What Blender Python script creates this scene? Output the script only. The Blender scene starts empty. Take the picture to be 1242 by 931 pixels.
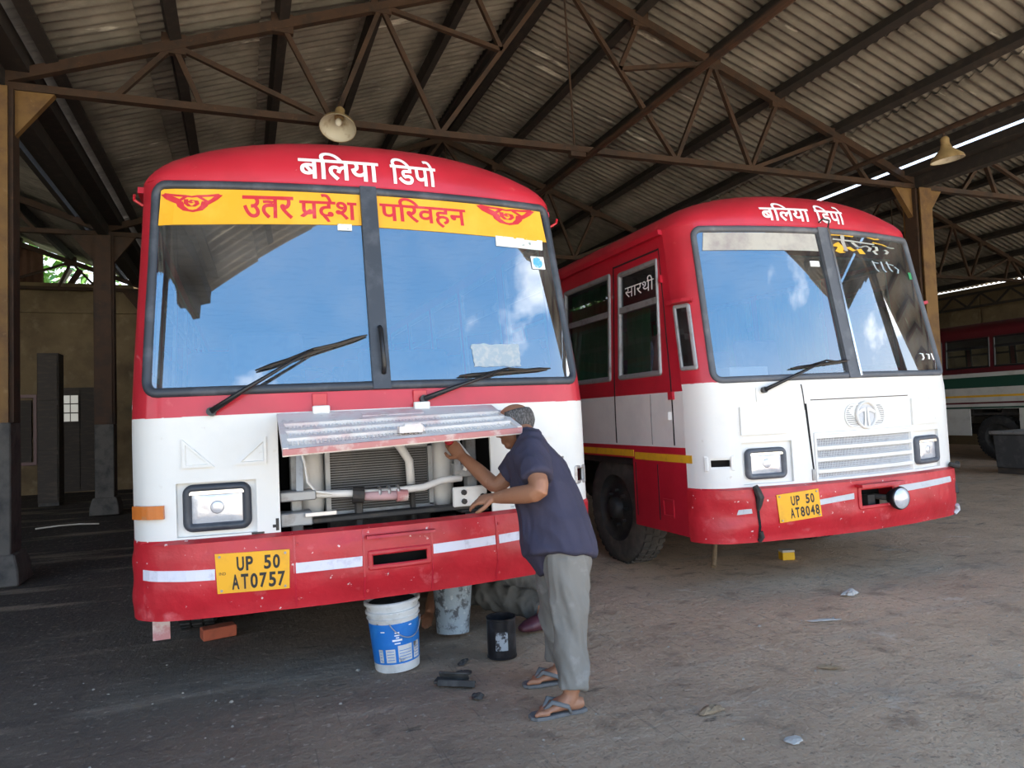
import bpy, bmesh, math, random
from mathutils import Vector, Matrix, noise, Euler
random.seed(7)
sc = bpy.context.scene
col = sc.collection
PI = math.pi

# ------------------------------------------------------------------ camera
FPX = 865.0
cam = bpy.data.cameras.new('camera'); cam.sensor_fit = 'HORIZONTAL'; cam.sensor_width = 36.0
cam.lens = FPX / 1242 * 36.0; cam.clip_start = .05; cam.clip_end = 500
co = bpy.data.objects.new('camera', cam); col.objects.link(co); sc.camera = co
yaw, pit, rol = math.radians(20.8), math.radians(2.6), math.radians(2.0)
fw = Vector((math.sin(yaw)*math.cos(pit), math.cos(yaw)*math.cos(pit), math.sin(pit)))
rt = Vector((math.cos(yaw), -math.sin(yaw), 0)); up = rt.cross(fw)
r2 = math.cos(rol)*rt - math.sin(rol)*up; u2 = math.cos(rol)*up + math.sin(rol)*rt
co.matrix_world = Matrix(((r2.x, u2.x, -fw.x, 0), (r2.y, u2.y, -fw.y, 0), (r2.z, u2.z, -fw.z, 1.32), (0, 0, 0, 1)))

# ------------------------------------------------------------------ colour management
vs = sc.view_settings
sc.display_settings.display_device = 'sRGB'
vs.view_transform = 'Standard'; vs.look = 'None'; vs.gamma = 1.0; vs.use_curve_mapping = False
vs.exposure = 1.08

# ------------------------------------------------------------------ sky: blue with broken cloud, the same all round
wd = bpy.data.worlds.new('sky'); sc.world = wd; wd.use_nodes = True
nt = wd.node_tree; nt.nodes.clear()
def N(tree, kind, **kw):
    n = tree.nodes.new(kind)
    for k, v in kw.items():
        if k in n.inputs: n.inputs[k].default_value = v
        else: setattr(n, k, v)
    return n
def Lk(tree, a, ao, b, bi): tree.links.new(a.outputs[ao], b.inputs[bi])
tc = N(nt, 'ShaderNodeTexCoord'); sep = N(nt, 'ShaderNodeSeparateXYZ'); Lk(nt, tc, 'Generated', sep, 0)
gr = N(nt, 'ShaderNodeValToRGB'); Lk(nt, sep, 'Z', gr, 0)
e = gr.color_ramp.elements
e[0].position = 0.0; e[0].color = (1.25, 1.22, 1.15, 1); e[1].position = .85; e[1].color = (.13, .30, .62, 1)
m_ = e.new(.22); m_.color = (.75, .86, .98, 1); m_ = e.new(.42); m_.color = (.19, .46, .86, 1)
dv = N(nt, 'ShaderNodeVectorMath', operation='DIVIDE'); Lk(nt, tc, 'Generated', dv, 0)
mz = N(nt, 'ShaderNodeMath', operation='MAXIMUM'); Lk(nt, sep, 'Z', mz, 0); mz.inputs[1].default_value = .08
cb = N(nt, 'ShaderNodeCombineXYZ'); 
for i in range(3): Lk(nt, mz, 0, cb, i)
Lk(nt, cb, 0, dv, 1)
of = N(nt, 'ShaderNodeVectorMath', operation='ADD'); Lk(nt, dv, 0, of, 0); of.inputs[1].default_value = (2.6, 1.4, .7)
cn = N(nt, 'ShaderNodeTexNoise', Scale=.85, Detail=7.0, Roughness=.56); Lk(nt, of, 0, cn, 'Vector')
cr = N(nt, 'ShaderNodeValToRGB'); Lk(nt, cn, 'Fac', cr, 0)
cr.color_ramp.elements[0].position = .545; cr.color_ramp.elements[0].color = (0, 0, 0, 1)
cr.color_ramp.elements[1].position = .80; cr.color_ramp.elements[1].color = (1, 1, 1, 1)
mx = N(nt, 'ShaderNodeMix', data_type='RGBA'); Lk(nt, cr, 0, mx, 0); Lk(nt, gr, 0, mx, 6); mx.inputs[7].default_value = (3.0, 2.85, 2.6, 1)
bg = N(nt, 'ShaderNodeBackground', Strength=1.55); Lk(nt, mx, 2, bg, 0)
wo = N(nt, 'ShaderNodeOutputWorld'); Lk(nt, bg, 0, wo, 0)

# ------------------------------------------------------------------ sun, high over the yard
sl = bpy.data.lights.new('sun', 'SUN'); sl.energy = 12.0; sl.angle = .0095; sl.color = (1, .91, .76)
so = bpy.data.objects.new('sun', sl); col.objects.link(so); so.location = (6, -6, 30)
so.rotation_euler = Vector((.20, -.21, .95)).to_track_quat('Z', 'Y').to_euler()

# ------------------------------------------------------------------ materials
MATS = {}
def mat(name, c, rough=.6, metal=0., var=(), bump=None, spec=.5, coat=0.):
    """var: list of (scale, colour, lo, hi[, stretch]) noise layers mixed over the base"""
    m = bpy.data.materials.new(name); m.use_nodes = True; t = m.node_tree
    b = t.nodes['Principled BSDF']
    b.inputs['Roughness'].default_value = rough; b.inputs['Metallic'].default_value = metal
    b.inputs['Specular IOR Level'].default_value = spec; b.inputs['Coat Weight'].default_value = coat
    b.inputs['Base Color'].default_value = (*c, 1)
    m.diffuse_color = (*c, 1)
    if var or bump: tx = N(t, 'ShaderNodeTexCoord')
    last = None
    for i, v in enumerate(var):
        mp = N(t, 'ShaderNodeMapping'); Lk(t, tx, 'Object', mp, 0)
        if len(v) > 4: mp.inputs['Scale'].default_value = v[4]
        mp.inputs['Location'].default_value = (i*3.7+1.3, i*5.1, i*2.9)
        n = N(t, 'ShaderNodeTexNoise', Scale=v[0], Detail=6.0, Roughness=.62); Lk(t, mp, 0, n, 'Vector')
        r = N(t, 'ShaderNodeMapRange'); Lk(t, n, 'Fac', r, 0); r.inputs[1].default_value = v[2]; r.inputs[2].default_value = v[3]
        x = N(t, 'ShaderNodeMix', data_type='RGBA'); Lk(t, r, 0, x, 0)
        if last: Lk(t, last, 2, x, 6)
        else: x.inputs[6].default_value = (*c, 1)
        x.inputs[7].default_value = (*v[1], 1); last = x
    if last: Lk(t, last, 2, b, 'Base Color')
    if bump:
        n = N(t, 'ShaderNodeTexNoise', Scale=bump[0], Detail=5.0); Lk(t, tx, 'Object', n, 'Vector')
        bp = N(t, 'ShaderNodeBump', Strength=bump[1], Distance=bump[2] if len(bump) > 2 else .01); Lk(t, n, 'Fac', bp, 'Height'); Lk(t, bp, 0, b, 'Normal')
    MATS[name] = m
    return m
mat('red_paint', (.52, .022, .040), .38, 0, [(2.2, (.40, .016, .028), .4, .7), (9, (.62, .10, .10), .66, .8), (38, (.75, .55, .52), .74, .78)], (3, .25, .02), coat=.15)
mat('red_paint_worn', (.54, .018, .030), .42, 0, [(3, (.40, .012, .02), .42, .7), (7, (.66, .13, .14), .62, .78), (24, (.80, .66, .64), .665, .70), (15, (.10, .03, .03), .70, .74)], (6, .6, .02))
mat('dark_red_paint', (.54, .016, .036), .36, 0, [(2.5, (.42, .012, .026), .4, .7), (12, (.42, .07, .07), .68, .8)], (3, .25, .02), coat=.2)
mat('white_paint', (.73, .73, .71), .48, 0, [(2.0, (.66, .66, .63), .5, .8), (14, (.52, .48, .42), .66, .8), (40, (.25, .22, .2), .74, .79)], (3, .2, .02))
mat('dull_white_paint', (.78, .77, .75), .5, 0, [(3, (.66, .66, .65), .45, .75), (20, (.3, .27, .25), .7, .8)], (3, .2, .02))
mat('flap_paint', (.70, .67, .65), .55, 0, [(4, (.60, .42, .42), .52, .7), (18, (.40, .36, .33), .62, .75)], (12, .3, .005))
mat('primer_pink', (.50, .22, .22), .6, 0, [(9, (.62, .50, .48), .5, .62)])
mat('stripe_white', (.72, .71, .80), .5, 0, [(20, (.52, .50, .58), .55, .75)], (30, .3, .004))
mat('stripe_grey', (.55, .57, .60), .5, 0, [(20, (.42, .43, .46), .55, .75)], (30, .3, .004))
mat('rubber', (.035, .042, .055), .5, 0, [(6, (.09, .10, .12), .5, .75)])
mat('grey_rubber', (.085, .095, .115), .55, 0, [(6, (.16, .17, .19), .5, .75)])
mat('black_plastic', (.012, .012, .014), .42)
mat('chrome', (.75, .75, .76), .18, 1.)
mat('steel', (.42, .42, .43), .45, .8, [(20, (.25, .2, .17), .5, .7)])
mat('aluminium', (.55, .55, .56), .4, .75)
mat('grey_metal', (.34, .35, .36), .5, .4, [(12, (.20, .18, .16), .5, .75)])
mat('dark_metal', (.035, .034, .034), .6, .3, [(8, (.09, .075, .06), .5, .75)])
mat('black_hole', (.008, .008, .009), .9)
mat('plate_yellow', (.88, .42, .010), .45, 0, [(10, (.76, .36, .02), .5, .7), (40, (.45, .3, .1), .72, .78)])
mat('plate_black', (.012, .012, .012), .5)
mat('band_yellow', (.78, .40, .012), .42, 0, [(4, (.84, .47, .035), .45, .7)])
mat('letter_red', (.55, .02, .03), .45, 0, [(8, (.62, .07, .09), .5, .7)])
mat('letter_white', (.86, .86, .88), .5)
mat('paint_yellow', (.78, .42, .02), .45, 0, [(14, (.6, .32, .03), .5, .7)])
mat('amber', (.55, .16, .03), .25, 0, [(18, (.35, .20, .10), .55, .7)], (60, .3, .003))
mat('lens', (.72, .74, .78), .22, .35, [(7, (.42, .40, .44), .45, .7)], (40, .35, .004))
mat('paper', (.72, .76, .78), .8, 0, [(25, (.25, .32, .30), .60, .66)])
mat('tape_beige', (.45, .44, .40), .6, 0, [(5, (.30, .27, .27), .45, .7), (3, (.20, .15, .2), .62, .72)])
mat('residue', (.30, .38, .45), .8, 0, [(30, (.42, .46, .48), .45, .65)])
mat('sticker_blue', (.10, .42, .75), .5, 0, [(40, (.7, .8, .85), .55, .65)])
mat('tyre', (.020, .020, .021), .8, 0, [(8, (.06, .055, .05), .5, .75)], (60, .3, .004))
mat('tyre_dusty', (.055, .05, .045), .9, 0, [(8, (.11, .095, .08), .45, .7)], (60, .3, .004))
mat('seat_cloth', (.10, .11, .16), .9, 0, [(10, (.05, .06, .10), .5, .7)])
mat('cabin_grey', (.16, .17, .18), .8, 0, [(6, (.09, .095, .10), .5, .7)])
mat('curtain_green', (.03, .22, .09), .85, 0, [(5, (.04, .30, .12), .5, .7, (6, 6, 1))])
mat('pink_cloth', (.55, .36, .38), .9, 0, [(6, (.42, .25, .27), .5, .7)])
mat('box_white', (.62, .66, .70), .7)
mat('rust_steel', (.055, .028, .016), .8, 0, [(5, (.030, .019, .014), .45, .65), (22, (.095, .046, .023), .6, .74)], (25, .3, .004))
mat('ochre_column', (.175, .095, .028), .75, 0, [(4, (.10, .05, .02), .45, .68), (16, (.21, .13, .055), .62, .74)], (14, .25, .006))
mat('dark_purlin', (.030, .026, .025), .8, .1, [(8, (.055, .042, .035), .5, .7)])
mat('column_base', (.09, .085, .08), .9, 0, [(5, (.04, .04, .042), .45, .65)], (10, .6, .02))
mat('wall_plaster', (.20, .145, .08), .9, 0, [(1.2, (.11, .078, .045), .45, .68), (3.4, (.26, .20, .125), .55, .75), (.7, (.08, .065, .045), .58, .75)], (6, .4, .02))
mat('brown_sheet', (.14, .07, .045), .8, 0, [(5, (.09, .045, .03), .45, .7)])
mat('dark_wood', (.05, .042, .038), .8, 0, [(4, (.09, .07, .055), .5, .7, (1, 1, 6))])
mat('lamp_enamel', (.62, .58, .47), .5, 0, [(12, (.42, .34, .22), .55, .72)])
mat('lamp_outside', (.34, .24, .11), .6, 0, [(10, (.22, .14, .06), .5, .7)])
mat('bulb', (.85, .82, .75), .15)
mat('green_leaf', (.10, .24, .04), .6, 0, [(7, (.20, .36, .07), .5, .7)])
mat('bark', (.10, .07, .045), .9)
mat('blue_label', (.012, .16, .52), .45, 0, [(6, (.03, .22, .58), .5, .7)])
mat('bucket_white', (.62, .62, .60), .6, 0, [(7, (.42, .40, .37), .5, .72), (18, (.12, .11, .10), .60, .68)], (20, .4, .004))
mat('bucket_dirty', (.30, .36, .40), .6, 0, [(16, (.08, .09, .10), .47, .56), (34, (.50, .56, .58), .60, .68)], (30, .6, .006))
mat('tin_black', (.009, .009, .011), .3, 0, [(9, (.04, .04, .045), .5, .7)])
mat('tin_print', (.30, .33, .36), .6, 0, [(30, (.03, .03, .035), .48, .55)])
mat('grime', (.028, .026, .024), .7, 0, [(14, (.07, .065, .06), .5, .7)], (20, .6, .01))
mat('brick_red', (.42, .10, .05), .9, 0, [(12, (.28, .07, .04), .5, .7)], (30, .5, .004))
mat('yellow_box', (.72, .42, .01), .6)
mat('concrete_block', (.055, .055, .058), .9, 0, [(5, (.10, .10, .10), .5, .7)], (14, .5, .01))
mat('dust_grey', (.46, .43, .39), .9)
mat('gravel_grey', (.30, .27, .23), .9, 0, [(3, (.42, .39, .35), .5, .7)])
mat('added_dark_ground', (.07, .10, .03), .9, 0, [(2, (.10, .12, .04), .4, .7)])  # dark tone for the unseen far ground, kept low to limit bounce light
mat('fin_grey', (.20, .20, .21), .5, .5)
mat('wood_scrap', (.26, .19, .12), .9, 0, [(10, (.16, .11, .07), .5, .7)])
mat('skin', (.32, .15, .085), .55, 0, [(6, (.25, .11, .062), .45, .7), (30, (.37, .19, .12), .6, .75)], (60, .15, .003))
mat('hair_grey', (.045, .042, .042), .8, 0, [(140, (.14, .135, .135), .45, .62, (1, 1, .35))], (160, .6, .004))
mat('shirt_navy', (.032, .031, .060), .85, 0, [(3, (.048, .044, .074), .45, .7), (7, (.055, .052, .065), .6, .8)], (14, .35, .012))
mat('trouser_grey', (.185, .176, .158), .9, 0, [(3, (.115, .11, .10), .45, .7, (1.5, 1.5, .6)), (9, (.26, .25, .235), .58, .75)], (12, .4, .012))
mat('trouser_dark', (.10, .095, .085), .9, 0, [(5, (.05, .048, .044), .45, .68)], (14, .5, .012))
mat('sandal_grey', (.13, .13, .13), .7, 0, [(14, (.08, .08, .08), .5, .7)])
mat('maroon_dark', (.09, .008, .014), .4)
mat('maroon', (.085, .022, .032), .5, 0, [(8, (.05, .014, .02), .5, .7)])
mat('nail', (.42, .24, .18), .4)
mat('green_dark_paint', (.012, .06, .04), .45)
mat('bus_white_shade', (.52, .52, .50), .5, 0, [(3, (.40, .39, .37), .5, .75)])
# asbestos roof sheet: grey with pale wash marks along the fall
mat('roof_sheet', (.245, .227, .198), .9, 0, [(1.3, (.13, .12, .106), .40, .66), (5, (.30, .28, .245), .55, .75, (.35, 2.5, 1)), (2.3, (.60, .58, .52), .63, .69, (.16, 2.6, 1))], (40, .3, .004))
def glass(name, refl, tint, dust=.03):
    m = bpy.data.materials.new(name); m.use_nodes = True; t = m.node_tree; t.nodes.clear()
    o = N(t, 'ShaderNodeOutputMaterial'); tr = N(t, 'ShaderNodeBsdfTransparent', Color=(*tint, 1)); gl = N(t, 'ShaderNodeBsdfGlossy', Roughness=.015)
    gl.inputs['Color'].default_value = (.95, .97, 1, 1)
    df = N(t, 'ShaderNodeBsdfDiffuse', Color=(.55, .56, .56, 1))
    fr = N(t, 'ShaderNodeFresnel', IOR=1.5); ad = N(t, 'ShaderNodeMath', operation='ADD', use_clamp=True); Lk(t, fr, 0, ad, 0); ad.inputs[1].default_value = refl
    a = N(t, 'ShaderNodeMixShader'); Lk(t, ad, 0, a, 0); Lk(t, tr, 0, a, 1); Lk(t, gl, 0, a, 2)
    tx = N(t, 'ShaderNodeTexCoord'); n = N(t, 'ShaderNodeTexNoise', Scale=3.0, Detail=6.0); Lk(t, tx, 'Object', n, 'Vector')
    r = N(t, 'ShaderNodeMapRange'); Lk(t, n, 'Fac', r, 0); r.inputs[1].default_value = .35; r.inputs[2].default_value = .8; r.inputs[3].default_value = dust*.3; r.inputs[4].default_value = dust*2.2
    b = N(t, 'ShaderNodeMixShader'); Lk(t, r, 0, b, 0); Lk(t, a, 0, b, 1); Lk(t, df, 0, b, 2); Lk(t, b, 0, o, 0)
    MATS[name] = m
glass('windscreen_glass', .20, (.55, .60, .62), .06)
glass('side_glass', .02, (.80, .85, .82), .03)
glass('dark_glass', .05, (.10, .12, .12), .04)
# packed dirt floor: darker half on the left, dusty on the right, pale worn patches
def ground_mat():
    m = bpy.data.materials.new('packed_dirt'); m.use_nodes = True; t = m.node_tree; b = t.nodes['Principled BSDF']
    b.inputs['Roughness'].default_value = .85
    tx = N(t, 'ShaderNodeTexCoord'); sx = N(t, 'ShaderNodeSeparateXYZ'); Lk(t, tx, 'Object', sx, 0)
    def nz(scale, det=6., rough=.6, stretch=None, rot=0):
        v = N(t, 'ShaderNodeMapping'); Lk(t, tx, 'Object', v, 0)
        if stretch: v.inputs['Scale'].default_value = stretch
        v.inputs['Rotation'].default_value = (0, 0, rot)
        n = N(t, 'ShaderNodeTexNoise', Scale=scale, Detail=det, Roughness=rough); Lk(t, v, 0, n, 'Vector'); return n
    def rng(n, a, bb, o=0, c=0., d=1.):
        r = N(t, 'ShaderNodeMapRange', interpolation_type='SMOOTHSTEP'); Lk(t, n, o, r, 0); r.inputs[1].default_value = a; r.inputs[2].default_value = bb; r.inputs[3].default_value = c; r.inputs[4].default_value = d; return r
    def mixc(fac, prev, c, first=None):
        x = N(t, 'ShaderNodeMix', data_type='RGBA'); Lk(t, fac, 0, x, 0)
        if prev: Lk(t, prev, 2, x, 6)
        else: x.inputs[6].default_value = first
        x.inputs[7].default_value = c; return x
    x = mixc(rng(nz(.9), .4, .65), None, (.70, .50, .335, 1), (.585, .41, .272, 1))
    x = mixc(rng(nz(4.5), .52, .72), x, (.39, .27, .18, 1))
    x = mixc(rng(nz(2.1, 8, .7), .60, .70), x, (.74, .60, .46, 1))
    # darker tone: edge wanders with noise, strongest to the left of the first bus and deeper in the shed
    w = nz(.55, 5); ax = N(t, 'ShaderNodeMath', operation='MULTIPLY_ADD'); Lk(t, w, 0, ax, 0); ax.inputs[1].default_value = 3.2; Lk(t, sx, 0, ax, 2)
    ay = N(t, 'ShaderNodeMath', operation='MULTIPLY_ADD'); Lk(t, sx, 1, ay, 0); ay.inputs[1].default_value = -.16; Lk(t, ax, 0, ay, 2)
    left_dark = rng(ay, 0.2, 4.2, 0, 1., 0.); 
    om = N(t, 'ShaderNodeMath', operation='MULTIPLY'); Lk(t, left_dark, 0, om, 0); om.inputs[1].default_value = .82
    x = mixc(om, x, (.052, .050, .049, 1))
    # shade of the deep shed painted into the dirt, darkest at the back left
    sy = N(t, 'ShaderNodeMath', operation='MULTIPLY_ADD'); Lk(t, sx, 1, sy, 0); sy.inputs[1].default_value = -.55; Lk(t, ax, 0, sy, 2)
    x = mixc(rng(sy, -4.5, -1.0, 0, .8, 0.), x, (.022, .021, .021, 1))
    x = mixc(rng(nz(1.3, 7, .66), .60, .72, 0, 0, .55), x, (.22, .20, .18, 1))
    x = mixc(rng(nz(.8, 6, .6, (.5, 2.6, 1), -.45), .54, .70, 0, 0, .6), x, (.50, .40, .30, 1))
    x = mixc(rng(nz(26, 4, .6), .60, .70, 0, 0, .45), x, (.62, .52, .42, 1))
    x = mixc(rng(nz(40, 3, .6), .60, .68, 0, 0, .55), x, (.15, .115, .085, 1))
    x = mixc(rng(nz(11, 6, .7), .58, .68, 0, 0, .5), x, (.25, .19, .14, 1))
    x = mixc(rng(nz(6, 4, .5, (8, .30, 1), .10), .63, .71, 0, 0, .38), x, (.10, .085, .07, 1))
    sp = rng(nz(1.7, 8, .7, (1, 3, 1), .5), .62, .70); x = mixc(sp, x, (.10, .08, .06, 1))
    Lk(t, x, 2, b, 'Base Color')
    n1 = nz(18, 8, .7); n2 = nz(3, 5); n3 = nz(5, 4, .5, (9, .5, 1), .12)
    ad = N(t, 'ShaderNodeMath', operation='ADD'); Lk(t, n1, 0, ad, 0); Lk(t, n2, 0, ad, 1)
    a2 = N(t, 'ShaderNodeMath', operation='MULTIPLY_ADD'); Lk(t, n3, 0, a2, 0); a2.inputs[1].default_value = .22; Lk(t, ad, 0, a2, 2)
    bp = N(t, 'ShaderNodeBump', Strength=.9, Distance=.04); Lk(t, a2, 0, bp, 'Height'); Lk(t, bp, 0, b, 'Normal')
    MATS['packed_dirt'] = m
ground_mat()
mat('yard_dirt', (.46, .40, .32), .9, 0, [(.5, (.36, .31, .25), .4, .7)])

# ------------------------------------------------------------------ helpers
def tag(o, label=None, cat=None, group=None, kind=None):
    if label: o['label'] = label
    if cat: o['category'] = cat
    if group: o['group'] = group
    if kind: o['kind'] = kind
    return o
def thing(name, label, cat, loc=(0, 0, 0), group=None):
    o = bpy.data.objects.new(name, None); col.objects.link(o); o.location = loc; o.empty_display_size = .1
    return tag(o, label, cat, group)
def clamp(x, a=0., b=1.): return a if x < a else b if x > b else x
def smooth(x): x = clamp(x); return x*x*(3-2*x)
def lin(a, b, n): return [a+(b-a)*i/n for i in range(n+1)]
class MB:
    def __init__(s): s.v = []; s.f = []
    def face(s, pts):
        i = len(s.v); s.v += [tuple(p) for p in pts]; s.f.append(tuple(range(i, i+len(pts)))); return s
    def box(s, c, d, rot=None):
        x, y, z = d[0]/2, d[1]/2, d[2]/2; i = len(s.v)
        for p in ((-x, -y, -z), (x, -y, -z), (x, y, -z), (-x, y, -z), (-x, -y, z), (x, -y, z), (x, y, z), (-x, y, z)):
            p = Vector(p)
            if rot is not None: p = rot @ p
            s.v.append((p.x+c[0], p.y+c[1], p.z+c[2]))
        s.f += [tuple(i+k for k in q) for q in ((0, 3, 2, 1), (4, 5, 6, 7), (0, 1, 5, 4), (1, 2, 6, 5), (2, 3, 7, 6), (3, 0, 4, 7))]
        return s
    def bb(s, a, b): return s.box([(a[i]+b[i])/2 for i in range(3)], [b[i]-a[i] for i in range(3)])
    def beam(s, p, q, w, h, upv=(0, 0, 1)):
        p, q = Vector(p), Vector(q); d = (q-p); L = d.length; d.normalize(); u = Vector(upv)
        if abs(d.dot(u)) > .98: u = Vector((0, 1, 0))
        r = d.cross(u).normalized(); u = r.cross(d)
        return s.box((p+q)/2, (w, L, h), Matrix((r, d, u)).transposed())
    def rings(s, rs, cap=True, closed=True):
        i = len(s.v); n = len(rs[0])
        for r in rs: s.v += [tuple(p) for p in r]
        m = n if closed else n-1
        for a in range(len(rs)-1):
            for k in range(m):
                s.f.append((i+a*n+k, i+a*n+(k+1) % n, i+(a+1)*n+(k+1) % n, i+(a+1)*n+k))
        if cap and closed:
            s.f.append(tuple(i+k for k in reversed(range(n)))); s.f.append(tuple(i+(len(rs)-1)*n+k for k in range(n)))
        return s
    def tube(s, pts, rad, n=10, ell=None, cap=True, side=None):
        """swept tube; rad number or list; ell = (across, along side) scale list; side = reference direction"""
        P = [Vector(p) for p in pts]; k = len(P)
        R = rad if isinstance(rad, (list, tuple)) else [rad]*k
        ref = Vector(side) if side else None; rs = []; prev = None
        for i in range(k):
            d = (P[min(i+1, k-1)]-P[max(i-1, 0)]).normalized()
            if ref is not None: a = (ref-d*ref.dot(d))
            elif prev is not None: a = prev-d*prev.dot(d)
            else: a = d.orthogonal()
            if a.length < 1e-6: a = d.orthogonal()
            a.normalize(); b = d.cross(a); prev = a
            ea, eb = (R[i], R[i]) if ell is None else (R[i]*ell[i][0], R[i]*ell[i][1])
            rs.append([P[i]+a*math.cos(2*PI*j/n)*ea+b*math.sin(2*PI*j/n)*eb for j in range(n)])
        return s.rings(rs, cap)
    def ball(s, c, r, n=12, m=8, rot=None):
        r = r if isinstance(r, (list, tuple)) else (r, r, r); rs = []
        for j in range(m+1):
            th = PI*(j+.02)/(m+.04)
            ring = []
            for k in range(n):
                p = Vector((r[0]*math.sin(th)*math.cos(2*PI*k/n), r[1]*math.sin(th)*math.sin(2*PI*k/n), -r[2]*math.cos(th)))
                if rot is not None: p = rot @ p
                ring.append(p+Vector(c))
            rs.append(ring)
        return s.rings(rs)
    def lathe(s, prof, c=(0, 0, 0), n=28, axis='Z', cap=False):
        rs = []
        for (r, h) in prof:
            ring = []
            for k in range(n):
                a = 2*PI*k/n; x, y = r*math.cos(a), r*math.sin(a)
                p = (x, y, h) if axis == 'Z' else (h, x, y) if axis == 'X' else (y, h, x)
                ring.append((p[0]+c[0], p[1]+c[1], p[2]+c[2]))
            rs.append(ring)
        return s.rings(rs, cap)
    def grid(s, fn, A, B, skip=None):
        i = len(s.v); nb = len(B)
        for a in A:
            for b in B: s.v.append(tuple(fn(a, b)))
        for x in range(len(A)-1):
            for y in range(nb-1):
                if skip and skip((A[x]+A[x+1])/2, (B[y]+B[y+1])/2): continue
                s.f.append((i+x*nb+y, i+(x+1)*nb+y, i+(x+1)*nb+y+1, i+x*nb+y+1))
        return s
    def build(s, name, m, parent=None, smooth=False, bevel=0., solid=0., xf=None, clean=False):
        me = bpy.data.meshes.new(name); me.from_pydata(s.v, [], s.f); me.update()
        bm = bmesh.new(); bm.from_mesh(me)
        if xf is not None: bm.transform(xf)
        loose = [v for v in bm.verts if not v.link_faces]
        if loose: bmesh.ops.delete(bm, geom=loose, context='VERTS')
        if clean: bmesh.ops.remove_doubles(bm, verts=bm.verts, dist=1e-5)
        if bevel: bmesh.ops.bevel(bm, geom=list(bm.edges), offset=bevel, segments=1, affect='EDGES', clamp_overlap=True)
        if solid: bmesh.ops.solidify(bm, geom=list(bm.faces), thickness=solid)
        if not s.__dict__.get('raw'): bmesh.ops.recalc_face_normals(bm, faces=bm.faces)
        bm.to_mesh(me); bm.free()
        me.materials.append(MATS[m] if isinstance(m, str) else m)
        if smooth:
            for p in me.polygons: p.use_smooth = True
        o = bpy.data.objects.new(name, me); col.objects.link(o)
        if parent: o.parent = parent
        return o
def soft(o, angle=40):
    """smooth shading with sharp edges kept"""
    me = o.data
    for p in me.polygons: p.use_smooth = True
    bm = bmesh.new(); bm.from_mesh(me); lim = math.radians(angle)
    for ed in bm.edges:
        if len(ed.link_faces) == 2 and ed.calc_face_angle(0) > lim: ed.smooth = False
    bm.to_mesh(me); bm.free(); return o
def copy_tree(o, parent=None):
    c = o.copy(); col.objects.link(c)
    if parent: c.parent = parent
    for ch in [x for x in KIDS.get(o.name, [])]: copy_tree(ch, c)
    return c
KIDS = {}
def index_kids():
    KIDS.clear()
    for o in col.objects:
        if o.parent: KIDS.setdefault(o.parent.name, []).append(o)
def blend_mesh(mb, name, m, parent, voxel=.008, it=3, fac=.5, disp=0., dscale=8., zs=.45):
    """fuse overlapping tubes into one continuous surface"""
    t = mb.build('tmp', m, None)
    r = t.modifiers.new('r', 'REMESH'); r.mode = 'VOXEL'; r.voxel_size = voxel
    if it:
        q = t.modifiers.new('s', 'SMOOTH'); q.iterations = it; q.factor = fac
    dg = bpy.context.evaluated_depsgraph_get(); dg.update()
    me = bpy.data.meshes.new_from_object(t.evaluated_get(dg)); me.name = name
    old = t.data; bpy.data.objects.remove(t); bpy.data.meshes.remove(old)
    if disp:
        ns = [v.normal.copy() for v in me.vertices]
        for v, n in zip(me.vertices, ns):
            p = v.co*dscale
            q = Vector((p.x+p.z*.35, p.y-p.z*.25, p.z*zs)); a_ = noise.noise(q); b_ = noise.noise(q*2.1+Vector((5, 1, 2)))
            v.co += n*disp*(1.0-2.2*abs(a_)-.9*abs(b_))
    me.materials.clear(); me.materials.append(MATS[m])
    for p in me.polygons: p.use_smooth = True
    o = bpy.data.objects.new(name, me); col.objects.link(o)
    if parent: o.parent = parent
    return o
TXT = {}
def text_polys(body, bold=.0):
    """triangulated letter outlines, fitted to the unit box"""
    k = (body, bold)
    if k in TXT: return TXT[k]
    c = bpy.data.curves.new('t', 'FONT'); c.body = body; c.size = 1; c.offset = bold; c.resolution_u = 4
    o = bpy.data.objects.new('t', c); col.objects.link(o)
    dg = bpy.context.evaluated_depsgraph_get(); dg.update()
    me = bpy.data.meshes.new_from_object(o.evaluated_get(dg))
    vs_ = [(v.co.x, v.co.y) for v in me.vertices]; fs = [tuple(p.vertices) for p in me.polygons]
    bpy.data.objects.remove(o); bpy.data.curves.remove(c); bpy.data.meshes.remove(me)
    x0 = min(v[0] for v in vs_); x1 = max(v[0] for v in vs_); y0 = min(v[1] for v in vs_); y1 = max(v[1] for v in vs_)
    TXT[k] = ([((x-x0)/(x1-x0), (y-y0)/(y1-y0)) for x, y in vs_], fs)
    return TXT[k]
def stroke2d(pts, w):
    """flat brush stroke as quads in 2-D; w number or list"""
    P = [Vector((p[0], p[1])) for p in pts]; vs_ = []; fs = []
    for i, p in enumerate(P):
        d = (P[min(i+1, len(P)-1)]-P[max(i-1, 0)]).normalized(); n = Vector((-d.y, d.x)); ww = w[i] if isinstance(w, (list, tuple)) else w
        vs_ += [tuple(p+n*ww/2), tuple(p-n*ww/2)]
    for i in range(len(P)-1): fs.append((2*i, 2*i+1, 2*i+3, 2*i+2))
    return vs_, fs
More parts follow.
